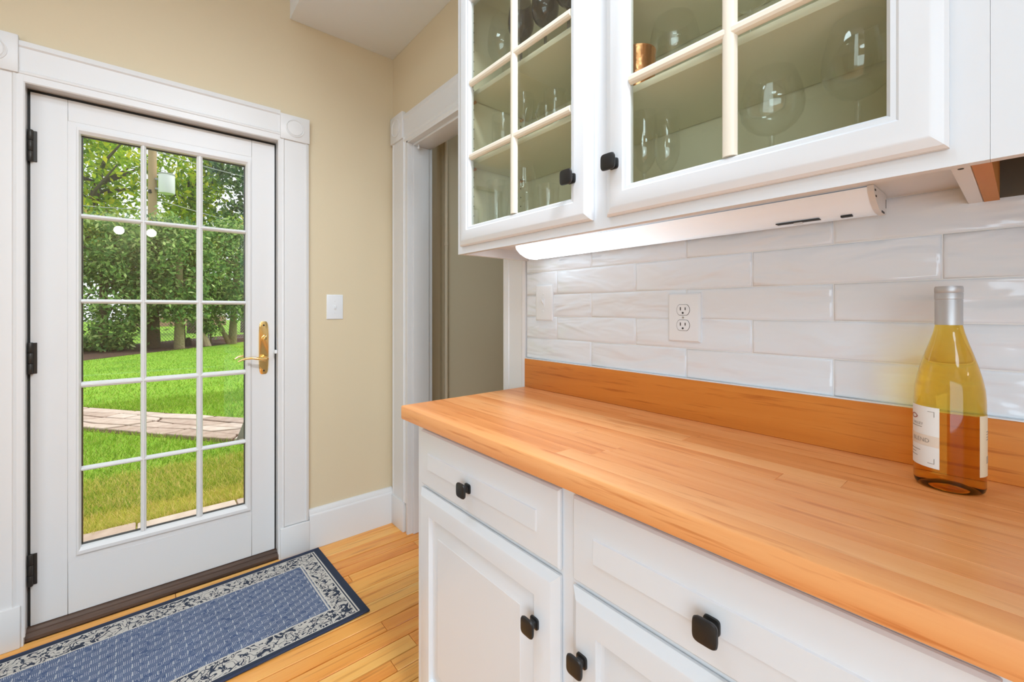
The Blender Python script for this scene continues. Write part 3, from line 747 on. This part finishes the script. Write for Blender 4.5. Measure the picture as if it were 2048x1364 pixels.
A1 = toc - dg(14); A0 = toc - dg(128)                                  # the label goes round to the doorway side
fl_ = build('front_label', wrap(A0, A1, .034, .129, R + .0005), M['paper'], wb2, smooth=40)
build('label_band', wrap(A0, A1, .067, .084, R + .0007), M['band'], fl_, smooth=40)
bl_ = build('back_label', wrap(toc + dg(52), toc + dg(112), .030, .122, R + .0005, 16), M['paper_tan'], wb2, smooth=40)
for k in range(9):
    z = .050 + k * .0022 if k < 5 else .085 + (k - 5) * .004
    build('barcode_bar', wrap(toc + dg(72), toc + dg(100), z, z + .0009, R + .0008, 6), M['ink'], bl_)
def wrap_text(txt, size, ang_right, z, mat, name, parent, spacing=1.0):
    cu = bpy.data.curves.new(name, 'FONT'); cu.body = txt; cu.size = size; cu.space_character = spacing; cu.resolution_u = 3
    ob = bpy.data.objects.new(name, cu); C.objects.link(ob); bpy.context.view_layer.update()
    me = bpy.data.meshes.new_from_object(ob.evaluated_get(bpy.context.evaluated_depsgraph_get()))
    bpy.data.objects.remove(ob)
    xs_ = [v.co.x for v in me.vertices]; w_ = max(xs_)
    vs = []
    for v in me.vertices:
        a = ang_right + (v.co.x - w_) / R
        vs.append((bx + (R + .0009) * math.cos(a), by + (R + .0009) * math.sin(a), bz + z + v.co.y))
    fs = [tuple(p.vertices) for p in me.polygons]; bpy.data.meshes.remove(me)
    return build(name, MB().add(vs, fs), mat, parent)
wrap_text('BLEND', .0092, toc - dg(31), .0725, M['ink'], 'label_words', fl_, 1.05)
wrap_text('VALLEY', .0058, toc - dg(43), .0985, M['ink'], 'label_words', fl_, 1.1)
for z, a_, b_ in ((.0950, 78, 46), (.0575, 82, 50), (.0525, 78, 62), (.0475, 82, 58)):    # lines of print too small to read
    build('print_line', wrap(toc - dg(a_), toc - dg(b_), z, z + .0009, R + .0008, 6), M['ink'], fl_)
for z, s_ in ((.122, -1), (.041, 1)):
    for m_ in (wrap(toc - dg(34), toc - dg(22), z - .0003, z + .0003, R + .0009, 4), wrap(toc - dg(22.8), toc - dg(22), z, z + s_ * .008, R + .0009, 1)): build('corner_mark', m_, M['ink'], fl_)
em = MB(); vs = []
for k in range(20):
    a = 2 * PI * k / 20; an = toc - dg(68) + .0085 * math.cos(a) / R; vs.append((bx + (R + .0009) * math.cos(an), by + (R + .0009) * math.sin(an), bz + .111 + .0042 * math.sin(a) * abs(math.sin(a)) ** .4))
for k in range(20):
    a = 2 * PI * k / 20; an = toc - dg(68) + .0062 * math.cos(a) / R; vs.append((bx + (R + .0009) * math.cos(an), by + (R + .0009) * math.sin(an), bz + .111 + .0026 * math.sin(a) * abs(math.sin(a)) ** .4))
em.add(vs, [(k, (k + 1) % 20, 20 + (k + 1) % 20, 20 + k) for k in range(20)])
build('label_emblem', em, M['ink_red'], fl_)

# ------------------------------------------------------------------ glassware on the shelves
Z1, Z2, Z3 = 1.4502, 1.7082, 1.9287
def wineglass(x, y, z, r, stem, bowl, label, mat='crystal', foot=.034, rim=.78):
    t = empty('wine_glass', (x, y, z), label, 'glass', 'stemmed glasses in the glazed cabinet')
    f = [(0, .0005), (foot, .0005), (foot, .002), (foot * .5, .004), (.006, .008), (.0042, .016), (.0042, stem - .012), (.007, stem - .004), (0, stem - .002)]
    build('stem', MB().lathe((x, y, z), f, 28), M[mat], t, smooth=50)
    po = [(.004, stem - .003)]
    for k in range(1, 10):
        q = k / 9
        rr = r * math.sin(min(1, q / .45) * PI / 2) ** .8 if q < .45 else r * (1 - (1 - rim) * ((q - .45) / .55) ** 1.7)
        po.append((rr, stem - .003 + bowl * (q ** 1.35 if q < .45 else q * .78 + .45 ** 1.35 - .45 * .78) / (.78 + .45 ** 1.35 - .45 * .78)))
    pi_ = [(max(0.0, a - .0013), b + (.0016 if i == 0 else 0)) for i, (a, b) in enumerate(po)]
    build('bowl', MB().lathe((x, y, z), po + pi_[::-1], 36, closed=True), M[mat], t, smooth=60)
    return t
def tumbler(x, y, z, r, h, label, mat='crystal', taper=.86, handle=None):
    t = empty('tumbler', (x, y, z), label, 'glass', 'tumblers in the glazed cabinet')
    po = [(0, .0005), (r * taper - .002, .0005), (r * taper, .003), (r, h), (r - .0016, h), (r * taper - .002, .009), (0, .009)]
    build('cup', MB().lathe((x, y, z), po, 36), M[mat], t, smooth=40)
    if handle:
        pts = [(x + handle[0] * d, y + handle[1] * d, z + q) for d, q in ((r - .002, h * .82), (r + .018, h * .84), (r + .028, h * .62), (r + .022, h * .36), (r - .004, h * .26))]
        build('handle', MB().tube(pts, .005, 10), M[mat], t, smooth=50)
    return t
wineglass(.875, .985, Z1, .040, .105, .115, 'clear wine glass low in the left cabinet door, right of its glazing bar')
tumbler(.865, .866, Z1, .031, .122, 'clear straight tumbler low in the left cabinet door, beside its black knob')
tumbler(.93, .785, Z1, .033, .12, 'clear tumbler at the back of the cabinet floor, behind the left door knob')
tumbler(.875, 1.115, Z1, .037, .19, 'tall clear tumbler low in the left cabinet door, nearest the pegged side')
tumbler(.975, 1.075, Z1, .037, .19, 'tall clear tumbler low in the left cabinet door, behind the foremost one')
tumbler(.868, .975, Z2, .030, .160, 'clear glass on the middle shelf of the left door, right of its glazing bar', taper=.7)
tumbler(.925, .935, Z2, .026, .125, 'slim clear tumbler on the middle shelf, between the tall glass and the mug')
tumbler(.870, .845, Z2, .032, .120, 'clear glass mug with a looped handle on the middle shelf', taper=.95, handle=(-.35, .93))
tumbler(.90, 1.11, Z2, .042, .15, 'wide clear tumbler on the middle shelf, left of the glazing bar')
wineglass(.90, 1.115, Z3, .052, .105, .15, 'large clear wine glass on the top shelf at the left', foot=.038)
wineglass(.865, .985, Z3, .040, .11, .12, 'smoky grey wine glass on the top shelf, just right of the glazing bar', 'smoky')
wineglass(.875, .890, Z3, .040, .11, .12, 'smoky grey wine glass on the top shelf, middle of the three', 'smoky')
wineglass(.865, .790, Z3, .040, .11, .12, 'smoky grey wine glass on the top shelf, nearest the cabinet stile', 'smoky')
wineglass(.862, .556, Z1, .029, .085, .135, 'slim clear flute low in the right cabinet door, beside its black knob', rim=.92)
wineglass(.905, .525, Z1, .029, .085, .135, 'slim clear flute standing behind the foremost flute', rim=.92)
wineglass(.880, .300, Z1, .053, .095, .115, 'clear balloon glass in the middle of the right cabinet door', foot=.036, rim=.70)
wineglass(.875, .172, Z1, .050, .112, .125, 'large clear wine glass at the right end of the right cabinet door', foot=.038, rim=.72)
wineglass(.955, .535, Z2, .058, .085, .125, 'clear balloon glass on the shelf behind the copper mug', foot=.036, rim=.72)
wineglass(.900, .345, Z2, .042, .10, .12, 'clear wine glass on the upper shelf of the right door, by its glazing bar')
cm = empty('copper_mug', (.862, .574, Z2), 'shiny copper mug on the shelf behind the right cabinet door', 'mug')
build('cup', MB().lathe((.862, .574, Z2), [(0, .0005), (.033, .0005), (.037, .006), (.039, .05), (.040, .098), (.0412, .100), (.0412, .103), (.038, .103), (.0375, .095), (.035, .01), (0, .008)], 36), M['copper'], cm, smooth=40)
build('handle', MB().tube([(.888, .603, Z2 + .085), (.905, .620, Z2 + .082), (.910, .625, Z2 + .055), (.900, .615, Z2 + .028), (.887, .602, Z2 + .022)], .004, 10), M['copper'], cm, smooth=50)

# ------------------------------------------------------------------ rug
rug = empty('rug', (-.089, 1.985, .001), 'navy woven runner rug with a cream scroll border by the door', 'rug')
rl, rw = 1.52, .612
nx, ny = 60, 24; g = MB(); vs = []
def rz(u, v):
    e = max(0, (u / (rl / 2) - .9) / .1) if u > 0 else 0
    return .006 + .0012 * math.sin(u * 9 + v * 5) * (1 - abs(v) / rw) + .004 * e * max(0, -v / (rw / 2)) 
for zt in (0, 1):
    for i in range(nx + 1):
        for j in range(ny + 1):
            u = -rl / 2 + rl * i / nx; v = -rw / 2 + rw * j / ny; vs.append((u, v, rz(u, v) if zt else 0.0))
o = (nx + 1) * (ny + 1); fs = []
for i in range(nx):
    for j in range(ny):
        a = i * (ny + 1) + j; fs += [(o + a, o + a + ny + 1, o + a + ny + 2, o + a + 1)]
for i in range(nx): fs += [(i * (ny + 1), (i + 1) * (ny + 1), o + (i + 1) * (ny + 1), o + i * (ny + 1)), (i * (ny + 1) + ny, o + i * (ny + 1) + ny, o + (i + 1) * (ny + 1) + ny, (i + 1) * (ny + 1) + ny)]
for j in range(ny): fs += [(j, o + j, o + j + 1, j + 1), (nx * (ny + 1) + j, nx * (ny + 1) + j + 1, o + nx * (ny + 1) + j + 1, o + nx * (ny + 1) + j)]
fs.append(tuple(i * (ny + 1) for i in range(nx + 1)) + tuple(nx * (ny + 1) + j for j in range(1, ny + 1)) + tuple(i * (ny + 1) + ny for i in range(nx - 1, -1, -1)) + tuple(j for j in range(ny - 1, 0, -1)))
me = bpy.data.meshes.new('woven_field'); me.from_pydata(vs, [], fs); me.materials.append(M['rug']); me.polygons.foreach_set('use_smooth', [len(p.vertices) == 4 for p in me.polygons]); me.set_sharp_from_angle(angle=.6)
ro = bpy.data.objects.new('woven_field', me); C.objects.link(ro); ro.parent = rug
for s_ in (-1, 1):
    pts = [(-rl / 2 + rl * i / 40, s_ * rw / 2, .0045 + .5 * (rz(-rl / 2 + rl * i / 40, s_ * rw / 2) - .006)) for i in range(41)]
    b = MB().tube(pts, .0042, 8); me = bpy.data.meshes.new('binding'); me.from_pydata(b.v, [], b.f); me.materials.append(M['binding']); me.polygons.foreach_set('use_smooth', [True] * len(me.polygons))
    bo = bpy.data.objects.new('binding', me); C.objects.link(bo); bo.parent = rug
rug.rotation_euler = (0, 0, math.radians(1.9))

# ------------------------------------------------------------------ ceiling lamps behind the camera (seen mirrored in the door glass)
for i, x in enumerate((-.43, .03)):
    t = empty('ceiling_lamp', (x, -5.95, ZC), ('left hand', 'right hand')[i] + ' white globe of the pair mirrored in the door glass', 'lamp', 'globe lamps')
    build('globe', MB().lathe((x, -5.95, 2.70), [(.075 * math.sin(PI * k / 12), -.075 * math.cos(PI * k / 12)) for k in range(13)], 24), M['bulb'], t, smooth=60)
    build('stem', MB().lathe((x, -5.95, 2.77), [(.012, 0), (.012, .16), (.05, .165), (.05, .18)], 16), M['brass'], t, smooth=40)

# ------------------------------------------------------------------ garden
ZG = -.13
build('ground', B(-40, 40, 2.52, 70, -.5, ZG), M['lawn'], kind=S, origin=(0, 0, ZG))
sp_ = empty('door_step', (.1, 3.1, ZG), 'pinkish stone step slab outside the glazed door', 'step')
for k in range(5):
    build('slab', B(-1.1 + k * .52 + .004, -.58 + k * .52 - .004, 2.905, 3.55 + .02 * math.sin(k * 2), ZG - .02, -.098 + random.uniform(-.003, .003)), M['flag'], sp_, bevel=.008)
# flagstone path
pa = empty('stone_path', (-.0, 6.7, ZG), 'irregular pinkish flagstone path crossing the lawn', 'path')
P0, P1 = Vector((-.63, 7.56, 0)), Vector((.78, 5.68, 0)); dirp = (P1 - P0).normalized(); nrm = Vector((-dirp.y, dirp.x, 0))
if nrm.y < 0: nrm = -nrm
def pathpt(u, v):
    bend = .05 * u * u * .5
    return P0 + dirp * u + nrm * (v + (bend if u < 0 else 0))
rnd = random.Random(3)
nu, nv = 22, 4
gp = {}
for i in range(nu + 1):
    for j in range(nv + 1):
        u = -4.2 + i * .42 + (rnd.uniform(-.13, .13)); v = -.36 + j * .19 + (rnd.uniform(-.05, .05) if 0 < j < nv else rnd.uniform(-.03, .03)); gp[i, j] = (u + .10 * j, v)
skip = set()
for i in range(nu):
    for j in range(nv):
        if (i, j) in skip: continue
        i2 = i + 1
        if i + 1 < nu and rnd.random() < .35: i2 = i + 2; skip.add((i + 1, j))
        poly = [gp[i, j]] + ([gp[i + 1, j]] if i2 == i + 2 else []) + [gp[i2, j], gp[i2, j + 1]] + ([gp[i + 1, j + 1]] if i2 == i + 2 else []) + [gp[i, j + 1]]
        cu_ = sum(p[0] for p in poly) / len(poly); cv_ = sum(p[1] for p in poly) / len(poly)
        poly = [(p[0] + (cu_ - p[0]) * .07, p[1] + (cv_ - p[1]) * .12) for p in poly]
        pts = [pathpt(*p) for p in poly]; zt = ZG + .022 + rnd.uniform(-.004, .006)
        build('flagstone', MB().extr('Z', ZG - .02, zt, [(p.x, p.y) for p in pts]), M['flag'], pa, bevel=.006, seg=1)
ed = [pathpt(-4.3 + .5 * k, -.43) for k in range(20)] + [pathpt(-4.3 + .5 * k, .45) for k in range(19, -1, -1)]
build('joint_soil', MB().extr('Z', ZG - .03, ZG + .004, [(p.x, p.y) for p in ed]), M['mulch'], pa)
# mulch bed
bedf = [(-7, 9.6), (-4, 13.0), (-1.3, 16.2), (-.1, 17.7), (1.4, 19.2), (3.1, 21.4), (6, 24.6), (10, 28)]
bm_ = MB(); bk = [(x - 1.6, y + 2.9) for x, y in bedf]
n = len(bedf); vs = [(x, y, ZG + .01) for x, y in bedf] + [(x, y, ZG + .06) for x, y in bk] + [(x, y, ZG - .05) for x, y in bedf] + [(x, y, ZG - .05) for x, y in bk]
fs = []
for k in range(n - 1): fs += [(k, k + 1, n + k + 1, n + k), (k, 2 * n + k, 2 * n + k + 1, k + 1), (n + k, n + k + 1, 3 * n + k + 1, 3 * n + k)]
tag(build('mulch_bed', bm_.add(vs, fs), M['mulch'], kind='stuff'), 'dark brown bark mulch bed under the garden trees', 'mulch')

def fast_mesh(name, co, nv, mat, parent=None, kind='stuff'):
    """co: (n*nv, 3) loose polygons of nv corners"""
    m = len(co) // nv; me = bpy.data.meshes.new(name); o0 = co.mean(0); co = co - o0
    me.vertices.add(len(co)); me.vertices.foreach_set('co', co.astype(np.float32).ravel())
    me.loops.add(len(co)); me.loops.foreach_set('vertex_index', np.arange(len(co), dtype=np.int32))
    me.polygons.add(m); me.polygons.foreach_set('loop_start', np.arange(m, dtype=np.int32) * nv)
    me.update(calc_edges=True); me.materials.append(mat)
    o = bpy.data.objects.new(name, me); C.objects.link(o)
    if parent is not None: o.parent = parent; o.location = Vector(o0) - world_loc(parent)
    else: o.location = o0
    if kind: o['kind'] = kind
    return o
def leaves(rng, pts, size, flat=.5):
    n = len(pts); u = rng.normal(size=(n, 3)); u /= np.linalg.norm(u, axis=1)[:, None]
    w = rng.normal(size=(n, 3)); w[:, 2] += flat * 2; v = np.cross(u, w); v /= np.linalg.norm(v, axis=1)[:, None]
    s = size * rng.uniform(.6, 1.3, (n, 1))
    q = np.stack([pts - u * s, pts + v * s * .45, pts + u * s, pts - v * s * .45], 1)
    return q.reshape(-1, 3)
def crown(rng, c, rad, nclump, nleaf, clump, shell=.55, flatz=1.0):
    """leaf positions: clumps spread through an ellipsoid, denser near its skin"""
    d = rng.normal(size=(nclump, 3)); d /= np.linalg.norm(d, axis=1)[:, None]
    r = rng.uniform(shell, 1.0, (nclump, 1)) ** .7
    cc = np.array(c) + d * r * np.array(rad)
    k = rng.integers(0, nclump, nleaf)
    off = rng.normal(size=(nleaf, 3)) * np.array([clump, clump, clump * flatz]); return cc[k] + off
def tree(name, label, base, trunk_h, tr, crowns, mat, bark, seed, size, group, lean=(0, 0), flat=.5, branches=5):
    rng = np.random.default_rng(seed); t = empty(name, base, label, 'tree', group)
    x, y, z = base
    tk = MB().tube([(x, y, z - .05), (x + lean[0] * .3, y + lean[1] * .3, z + trunk_h * .3), (x + lean[0] * .7, y + lean[1] * .7, z + trunk_h * .65), (x + lean[0], y + lean[1], z + trunk_h)], [tr * 1.35, tr, tr * .85, tr * .5], 10)
    build('trunk', tk, bark, t, smooth=50)
    for k in range(branches):
        bb = MB()
        a = rng.uniform(0, 2 * PI); q = rng.uniform(.35, .95); p = Vector((x + lean[0] * q, y + lean[1] * q, z + trunk_h * q)); ln = rng.uniform(.6, 1.2) * crowns[0][1][0]
        bb.tube([p, p + Vector((math.cos(a) * ln * .5, math.sin(a) * ln * .5, ln * .15)), p + Vector((math.cos(a + .2) * ln, math.sin(a + .2) * ln, ln * .5))], [tr * .4, tr * .28, tr * .1], 6)
        build('branch', bb, bark, t, smooth=50)
    pts = np.concatenate([crown(rng, *cr) for cr in crowns])
    pts = pts[pts[:, 2] > ZG + .05]
    fast_mesh('foliage', leaves(rng, pts, size, flat), 4, mat, t)
    return t
G1 = 'holly trees in the mulch bed'; G2 = 'tall trees beyond the fence'
tree('holly_tree', 'dense dark holly with foliage down to the ground, at the left of the mulch bed', (-1.15, 19.4, ZG), 3.5, .12,
     [((-1.25, 19.2, 1.5), (1.25, 1.2, 1.9), 95, 6500, .17, .7), ((-1.3, 19.4, 3.2), (1.2, 1.2, 1.2), 50, 2600, .18, .6)], M['leaf_dark'], M['bark'], 1, .085, G1)
tree('holly_tree', 'holly with the dark straight trunk behind the first glazing bar', (.10, 19.7, ZG), 4.2, .17,
     [((-.1, 19.7, 2.9), (1.2, 1.2, 1.6), 75, 4800, .18, .6), ((.35, 19.5, 1.75), (.7, .8, .55), 40, 1500, .2, .5)], M['leaf_dark'], M['bark'], 2, .085, G1)
tree('holly_tree', 'holly with the pale lichen trunk in the middle column of panes', (.80, 19.0, ZG), 4.0, .125,
     [((.85, 19.1, 2.75), (1.25, 1.1, 1.7), 80, 5200, .18, .6), ((.95, 18.9, 1.35), (.75, .8, .5), 40, 1600, .18, .5)], M['leaf_dark'], M['bark_light'], 3, .085, G1)
tree('holly_tree', 'holly with two forked trunks in the right column of panes', (2.55, 20.5, ZG), 3.6, .12,
     [((2.3, 20.3, 3.0), (1.35, 1.2, 1.7), 85, 5400, .18, .6), ((2.35, 20.1, 1.55), (1.1, .9, .55), 60, 2400, .2, .5)], M['leaf_dark'], M['bark_light'], 4, .085, G1, lean=(.15, 0))
tk = bpy.data.objects['holly_tree.003']
build('trunk', MB().tube([(2.45, 20.45, ZG), (2.2, 20.4, .45), (1.95, 20.35, 1.0), (1.8, 20.3, 1.8)], [.10, .075, .06, .04], 8), M['bark_light'], tk, smooth=50)
tree('sapling', 'thin leafy sapling beside the pale cut stump in the bed', (1.78, 19.85, ZG), 1.0, .03, [((1.75, 19.8, .75), (.38, .38, .55), 30, 700, .12, .3)], M['leaf_dark'], M['bark'], 5, .07, G1, branches=4)
tree('holly_tree', 'olive green tree standing over the left end of the bed', (-2.4, 20.2, ZG), 3.8, .16,
     [((-1.6, 20.6, 3.4), (1.7, 1.3, 1.0), 60, 3400, .2, .6)], M['leaf_olive'], M['bark'], 6, .09, G1)
tree('holly_tree', 'tall olive green tree rising in the middle of the glass below the transformer', (.9, 20.8, ZG), 4.2, .14,
     [((.8, 20.8, 3.55), (1.3, 1.2, 1.05), 60, 3600, .2, .55)], M['leaf_olive'], M['bark'], 7, .09, G1)
tree('holly_tree', 'tall olive green tree at the right edge of the glass', (3.4, 22.3, ZG), 4.6, .14,
     [((3.3, 22.2, 3.5), (1.5, 1.2, 1.6), 65, 4000, .2, .55)], M['leaf_olive'], M['bark'], 8, .09, G1)
tree('maple_tree', 'broad yellow green tree with dark spreading limbs at the upper left of the glass', (-3.6, 31.5, ZG), 9.0, .30,
     [((-2.3, 32.0, 9.0), (2.7, 2.0, 3.4), 95, 3900, .36, .3), ((-2.4, 31.5, 5.2), (2.4, 2, 1.4), 45, 1700, .36, .4)], M['leaf_yellow'], M['bark'], 9, .19, G2, lean=(1.6, .5), branches=12)
tree('maple_tree', 'yellow green tree behind the white transformer', (2.0, 31.5, ZG), 9.5, .26,
     [((1.8, 31.2, 8.7), (1.9, 1.8, 3.2), 75, 3000, .36, .3)], M['leaf_yellow'], M['bark'], 10, .19, G2, branches=8)
tree('fir_tree', 'tall dark green tree at the upper right of the glass', (4.6, 30.5, ZG), 10.5, .30,
     [((4.4, 30.0, 8.4), (2.2, 2.0, 3.4), 85, 3400, .36, .3)], M['leaf_fir'], M['bark'], 11, .18, G2, branches=9)

# utility pole and wires
up = empty('street_pole', (.11, 26.05, ZG), 'weathered wooden utility pole carrying a white transformer', 'utility pole')
build('pole', MB().lathe((.11, 26.05, ZG), [(.19, -.1), (.17, 5), (.15, 12)], 14), M['polewood'], up, smooth=50)
for z in (6.6, 9.3):
    build('insulator', MB().lathe((.02, 25.9, z), [(0, 0), (.06, .01), (.08, .06), (.05, .1), (.06, .16), (0, .18)], 10), M['dark'], up, smooth=50)
tx, ty = .62, 25.75
tr_ = empty('street_transformer', (tx, ty, 6.65), 'white cylindrical transformer can bolted to the utility pole', 'transformer')
build('tank', MB().lathe((tx, ty, 6.65), [(0, 0), (.29, .0), (.31, .03), (.31, .86), (0, .88)], 24), M['tank'], tr_, smooth=40)
build('tank_lid', MB().lathe((tx, ty, 7.51), [(.33, 0), (.34, .02), (.33, .05), (.15, .09), (0, .1)], 24), M['wire'], tr_, smooth=40)
build('bushing', MB().lathe((tx - .14, ty, 7.58), [(.05, 0), (.09, .03), (.06, .08), (.09, .13), (.06, .2), (.03, .3), (0, .3)], 12), M['tank'], tr_, smooth=40)
build('bracket', B(.20, .36, 25.8, 25.95, 6.8, 6.88), M['wire'], tr_); build('bracket', B(.20, .36, 25.8, 25.95, 7.25, 7.33), M['wire'], tr_)
for (p, q, sag, lab) in (((-6, 24.4, 5.55), (.05, 26.0, 5.85), .15, 'overhead wire crossing the upper left panes'), ((-6, 22.5, 2.75), (.2, 24.0, 3.15), .1, 'overhead wire crossing the second row of panes'),
                         ((-6, 22.5, 2.30), (.2, 24.0, 2.55), .1, 'lowest overhead wire in the second row of panes'), ((.2, 26.0, 8.6), (8, 27.0, 8.4), .25, 'overhead wire running right from the pole top'),
                         ((.2, 26.0, 6.4), (8, 27.0, 5.4), .2, 'overhead wire running right below the transformer')):
    p, q = Vector(p), Vector(q)
    tag(build('street_wire', MB().tube([p.lerp(q, k / 10) - Vector((0, 0, sag * 4 * (k / 10) * (1 - k / 10))) for k in range(11)], .018, 5), M['wire'], smooth=50), lab, 'wire')

# chain-link fence, boulder, stump, board, far house
fe = empty('chain_link_fence', (1.0, 22.5, ZG), 'low chain link fence behind the holly trees', 'fence')
F0, F1 = Vector((-6, 17.6, ZG)), Vector((8, 27.4, ZG)); Lf = (F1 - F0).length; fd = (F1 - F0) / Lf
for k in range(8):
    p = F0 + fd * (k * Lf / 7); build('post', MB().lathe(p, [(.03, -.05), (.03, 1.12), (0, 1.15)], 8), M['wire'], fe, smooth=50)
for z in (.03, 1.08): build('rail', MB().tube([F0 + Vector((0, 0, z)), F1 + Vector((0, 0, z))], .016, 6), M['wire'], fe)
wm = MB(); st_ = .13; k = -9
while k * st_ < Lf:
    for s_ in (0, 1):
        a0_, a1_ = k * st_, k * st_ + 1.05
        z0_, z1_ = (0, 1.05) if s_ == 0 else (1.05, 0)
        if a0_ >= 0 and a1_ <= Lf:
            p = F0 + fd * a0_ + Vector((0, 0, z0_)); q = F0 + fd * a1_ + Vector((0, 0, z1_)); wm.tube([p, q], .007, 3)
    k += 1
build('wire_mesh', wm, M['wire'], fe, kind='stuff')
rk = MB(); rng = np.random.default_rng(4)
def boulder(c, rx, ry, rz_, name, mat, label, cat):
    m = MB(); seg, ring = 12, 7; prof = []
    vs = []
    for i in range(ring + 1):
        t = PI * i / ring
        for k_ in range(seg):
            a = 2 * PI * k_ / seg; j = 1 + rng.uniform(-.1, .1); vs.append((c[0] + rx * math.sin(t) * math.cos(a) * j, c[1] + ry * math.sin(t) * math.sin(a) * j, c[2] - rz_ * math.cos(t) * j))
    fs = [(i * seg + k_, i * seg + (k_ + 1) % seg, (i + 1) * seg + (k_ + 1) % seg, (i + 1) * seg + k_) for i in range(ring) for k_ in range(seg)]
    tag(build(name, m.add(vs, fs), mat, smooth=60), label, cat)
boulder((1.10, 20.0, ZG + .12), .11, .11, .22, 'boulder', M['stone_dark'], 'dark rounded stone beside the pale lichen trunk', 'stone')
tag(build('tree_stump', MB().tube([(1.66, 19.75, ZG - .03), (1.60, 19.75, ZG + .25), (1.50, 19.78, ZG + .52)], [.15, .12, .06], 9), M['stump'], smooth=35), 'pale broken stump leaning at the edge of the mulch bed', 'stump')
lb = Vector((.712, 5.20, ZG)); td = Vector((.36, -.02, 1.0)).normalized(); sd = Vector((.75, -.66, 0)).normalized(); fd_ = td.cross(sd).normalized()
vs = [lb + td * a + sd * b + fd_ * c for a in (0, .95) for b in (-.035, .035) for c in (-.012, .012)]
tag(build('leaning_board', MB().add(vs, [(0, 1, 3, 2), (4, 6, 7, 5), (0, 4, 5, 1), (2, 3, 7, 6), (0, 2, 6, 4), (1, 5, 7, 3)]), M['greyboard'], bevel=.003), 'grey weathered board leaning up beside the flagstone path', 'board')
hs = empty('house', (1.5, 46, ZG), 'white sided house with a pinkish brick base beyond the fence', 'house')
sid = MB()
for k in range(14): sid.extr('X', -1.2, 5.2, [(46, .75 + k * .18), (45.97 , .75 + k * .18), (46.0, .93 + k * .18)])
build('siding', sid, M['house'], hs)
build('wall', B(-1.2, 5.2, 46.0, 51, ZG, 3.3), M['house'], hs)
build('brick_base', B(-1.25, 5.25, 45.92, 46.05, ZG, .75), M['housebrick'], hs)
build('roof', MB().extr('Y', 45.6, 51.4, [(-1.6, 3.2), (5.6, 3.2), (2.0, 5.2)]), M['roof'], hs)
for x0 in (-.4, 1.7, 3.6):
    wf = build('window', MB().rings('Y', x0, x0 + .9, 1.1, 2.5, [(0, 46), (0, 45.93), (.08, 45.93), (.08, 46)]), M['trim'], hs)
    build('pane', B(x0 + .08, x0 + .82, 45.96, 45.99, 1.18, 2.42), M['winpane'], wf)

# grass
rng = np.random.default_rng(11)
def blades(n, xr, yr, h, w, mat, name, label, keep=None):
    x = rng.uniform(*xr, n); yv = yr[0] + (yr[1] - yr[0]) * rng.uniform(0, 1, n) ** 1.5
    if keep is not None: k = keep(x, yv); x, yv = x[k], yv[k]
    n = len(x); a = rng.uniform(0, 2 * PI, n); hh = h * rng.uniform(.5, 1.3, n) ; ww = w * rng.uniform(.7, 1.3, n)
    b = np.stack([x, yv, np.full(n, ZG - .002)], 1); s = np.stack([np.cos(a), np.sin(a), np.zeros(n)], 1) * ww[:, None]
    tip = b + np.stack([rng.normal(0, .55, n) * hh, rng.normal(0, .55, n) * hh, hh], 1)
    co = np.stack([b - s, b + s, tip], 1).reshape(-1, 3)
    tag(fast_mesh(name, co, 3, mat), label, 'grass')
def offpath(x, yv):
    rx, ry = x - P0.x, yv - P0.y; v = rx * nrm.x + ry * nrm.y; u = rx * dirp.x + ry * dirp.y
    v = v - np.where(u < 0, .025 * u * u, 0)
    return (v < -.40) | (v > .42)
blades(60000, (-1.6, 2.2), (3.9, 8.5), .05, .0035, M['blade'], 'grass', 'short green lawn grass around the flagstone path', offpath)
blades(26000, (-1.0, 1.3), (3.57, 4.7), .055, .003, M['blade_dry'], 'dry_grass', 'yellowing dry grass by the door step')
blades(50000, (-3, 5), (7.5, 19), .045, .005, M['blade'], 'grass', 'bright mown lawn grass running back to the mulch bed', lambda x, yv: offpath(x, yv) & (yv < 17.6 + 1.25 * x))
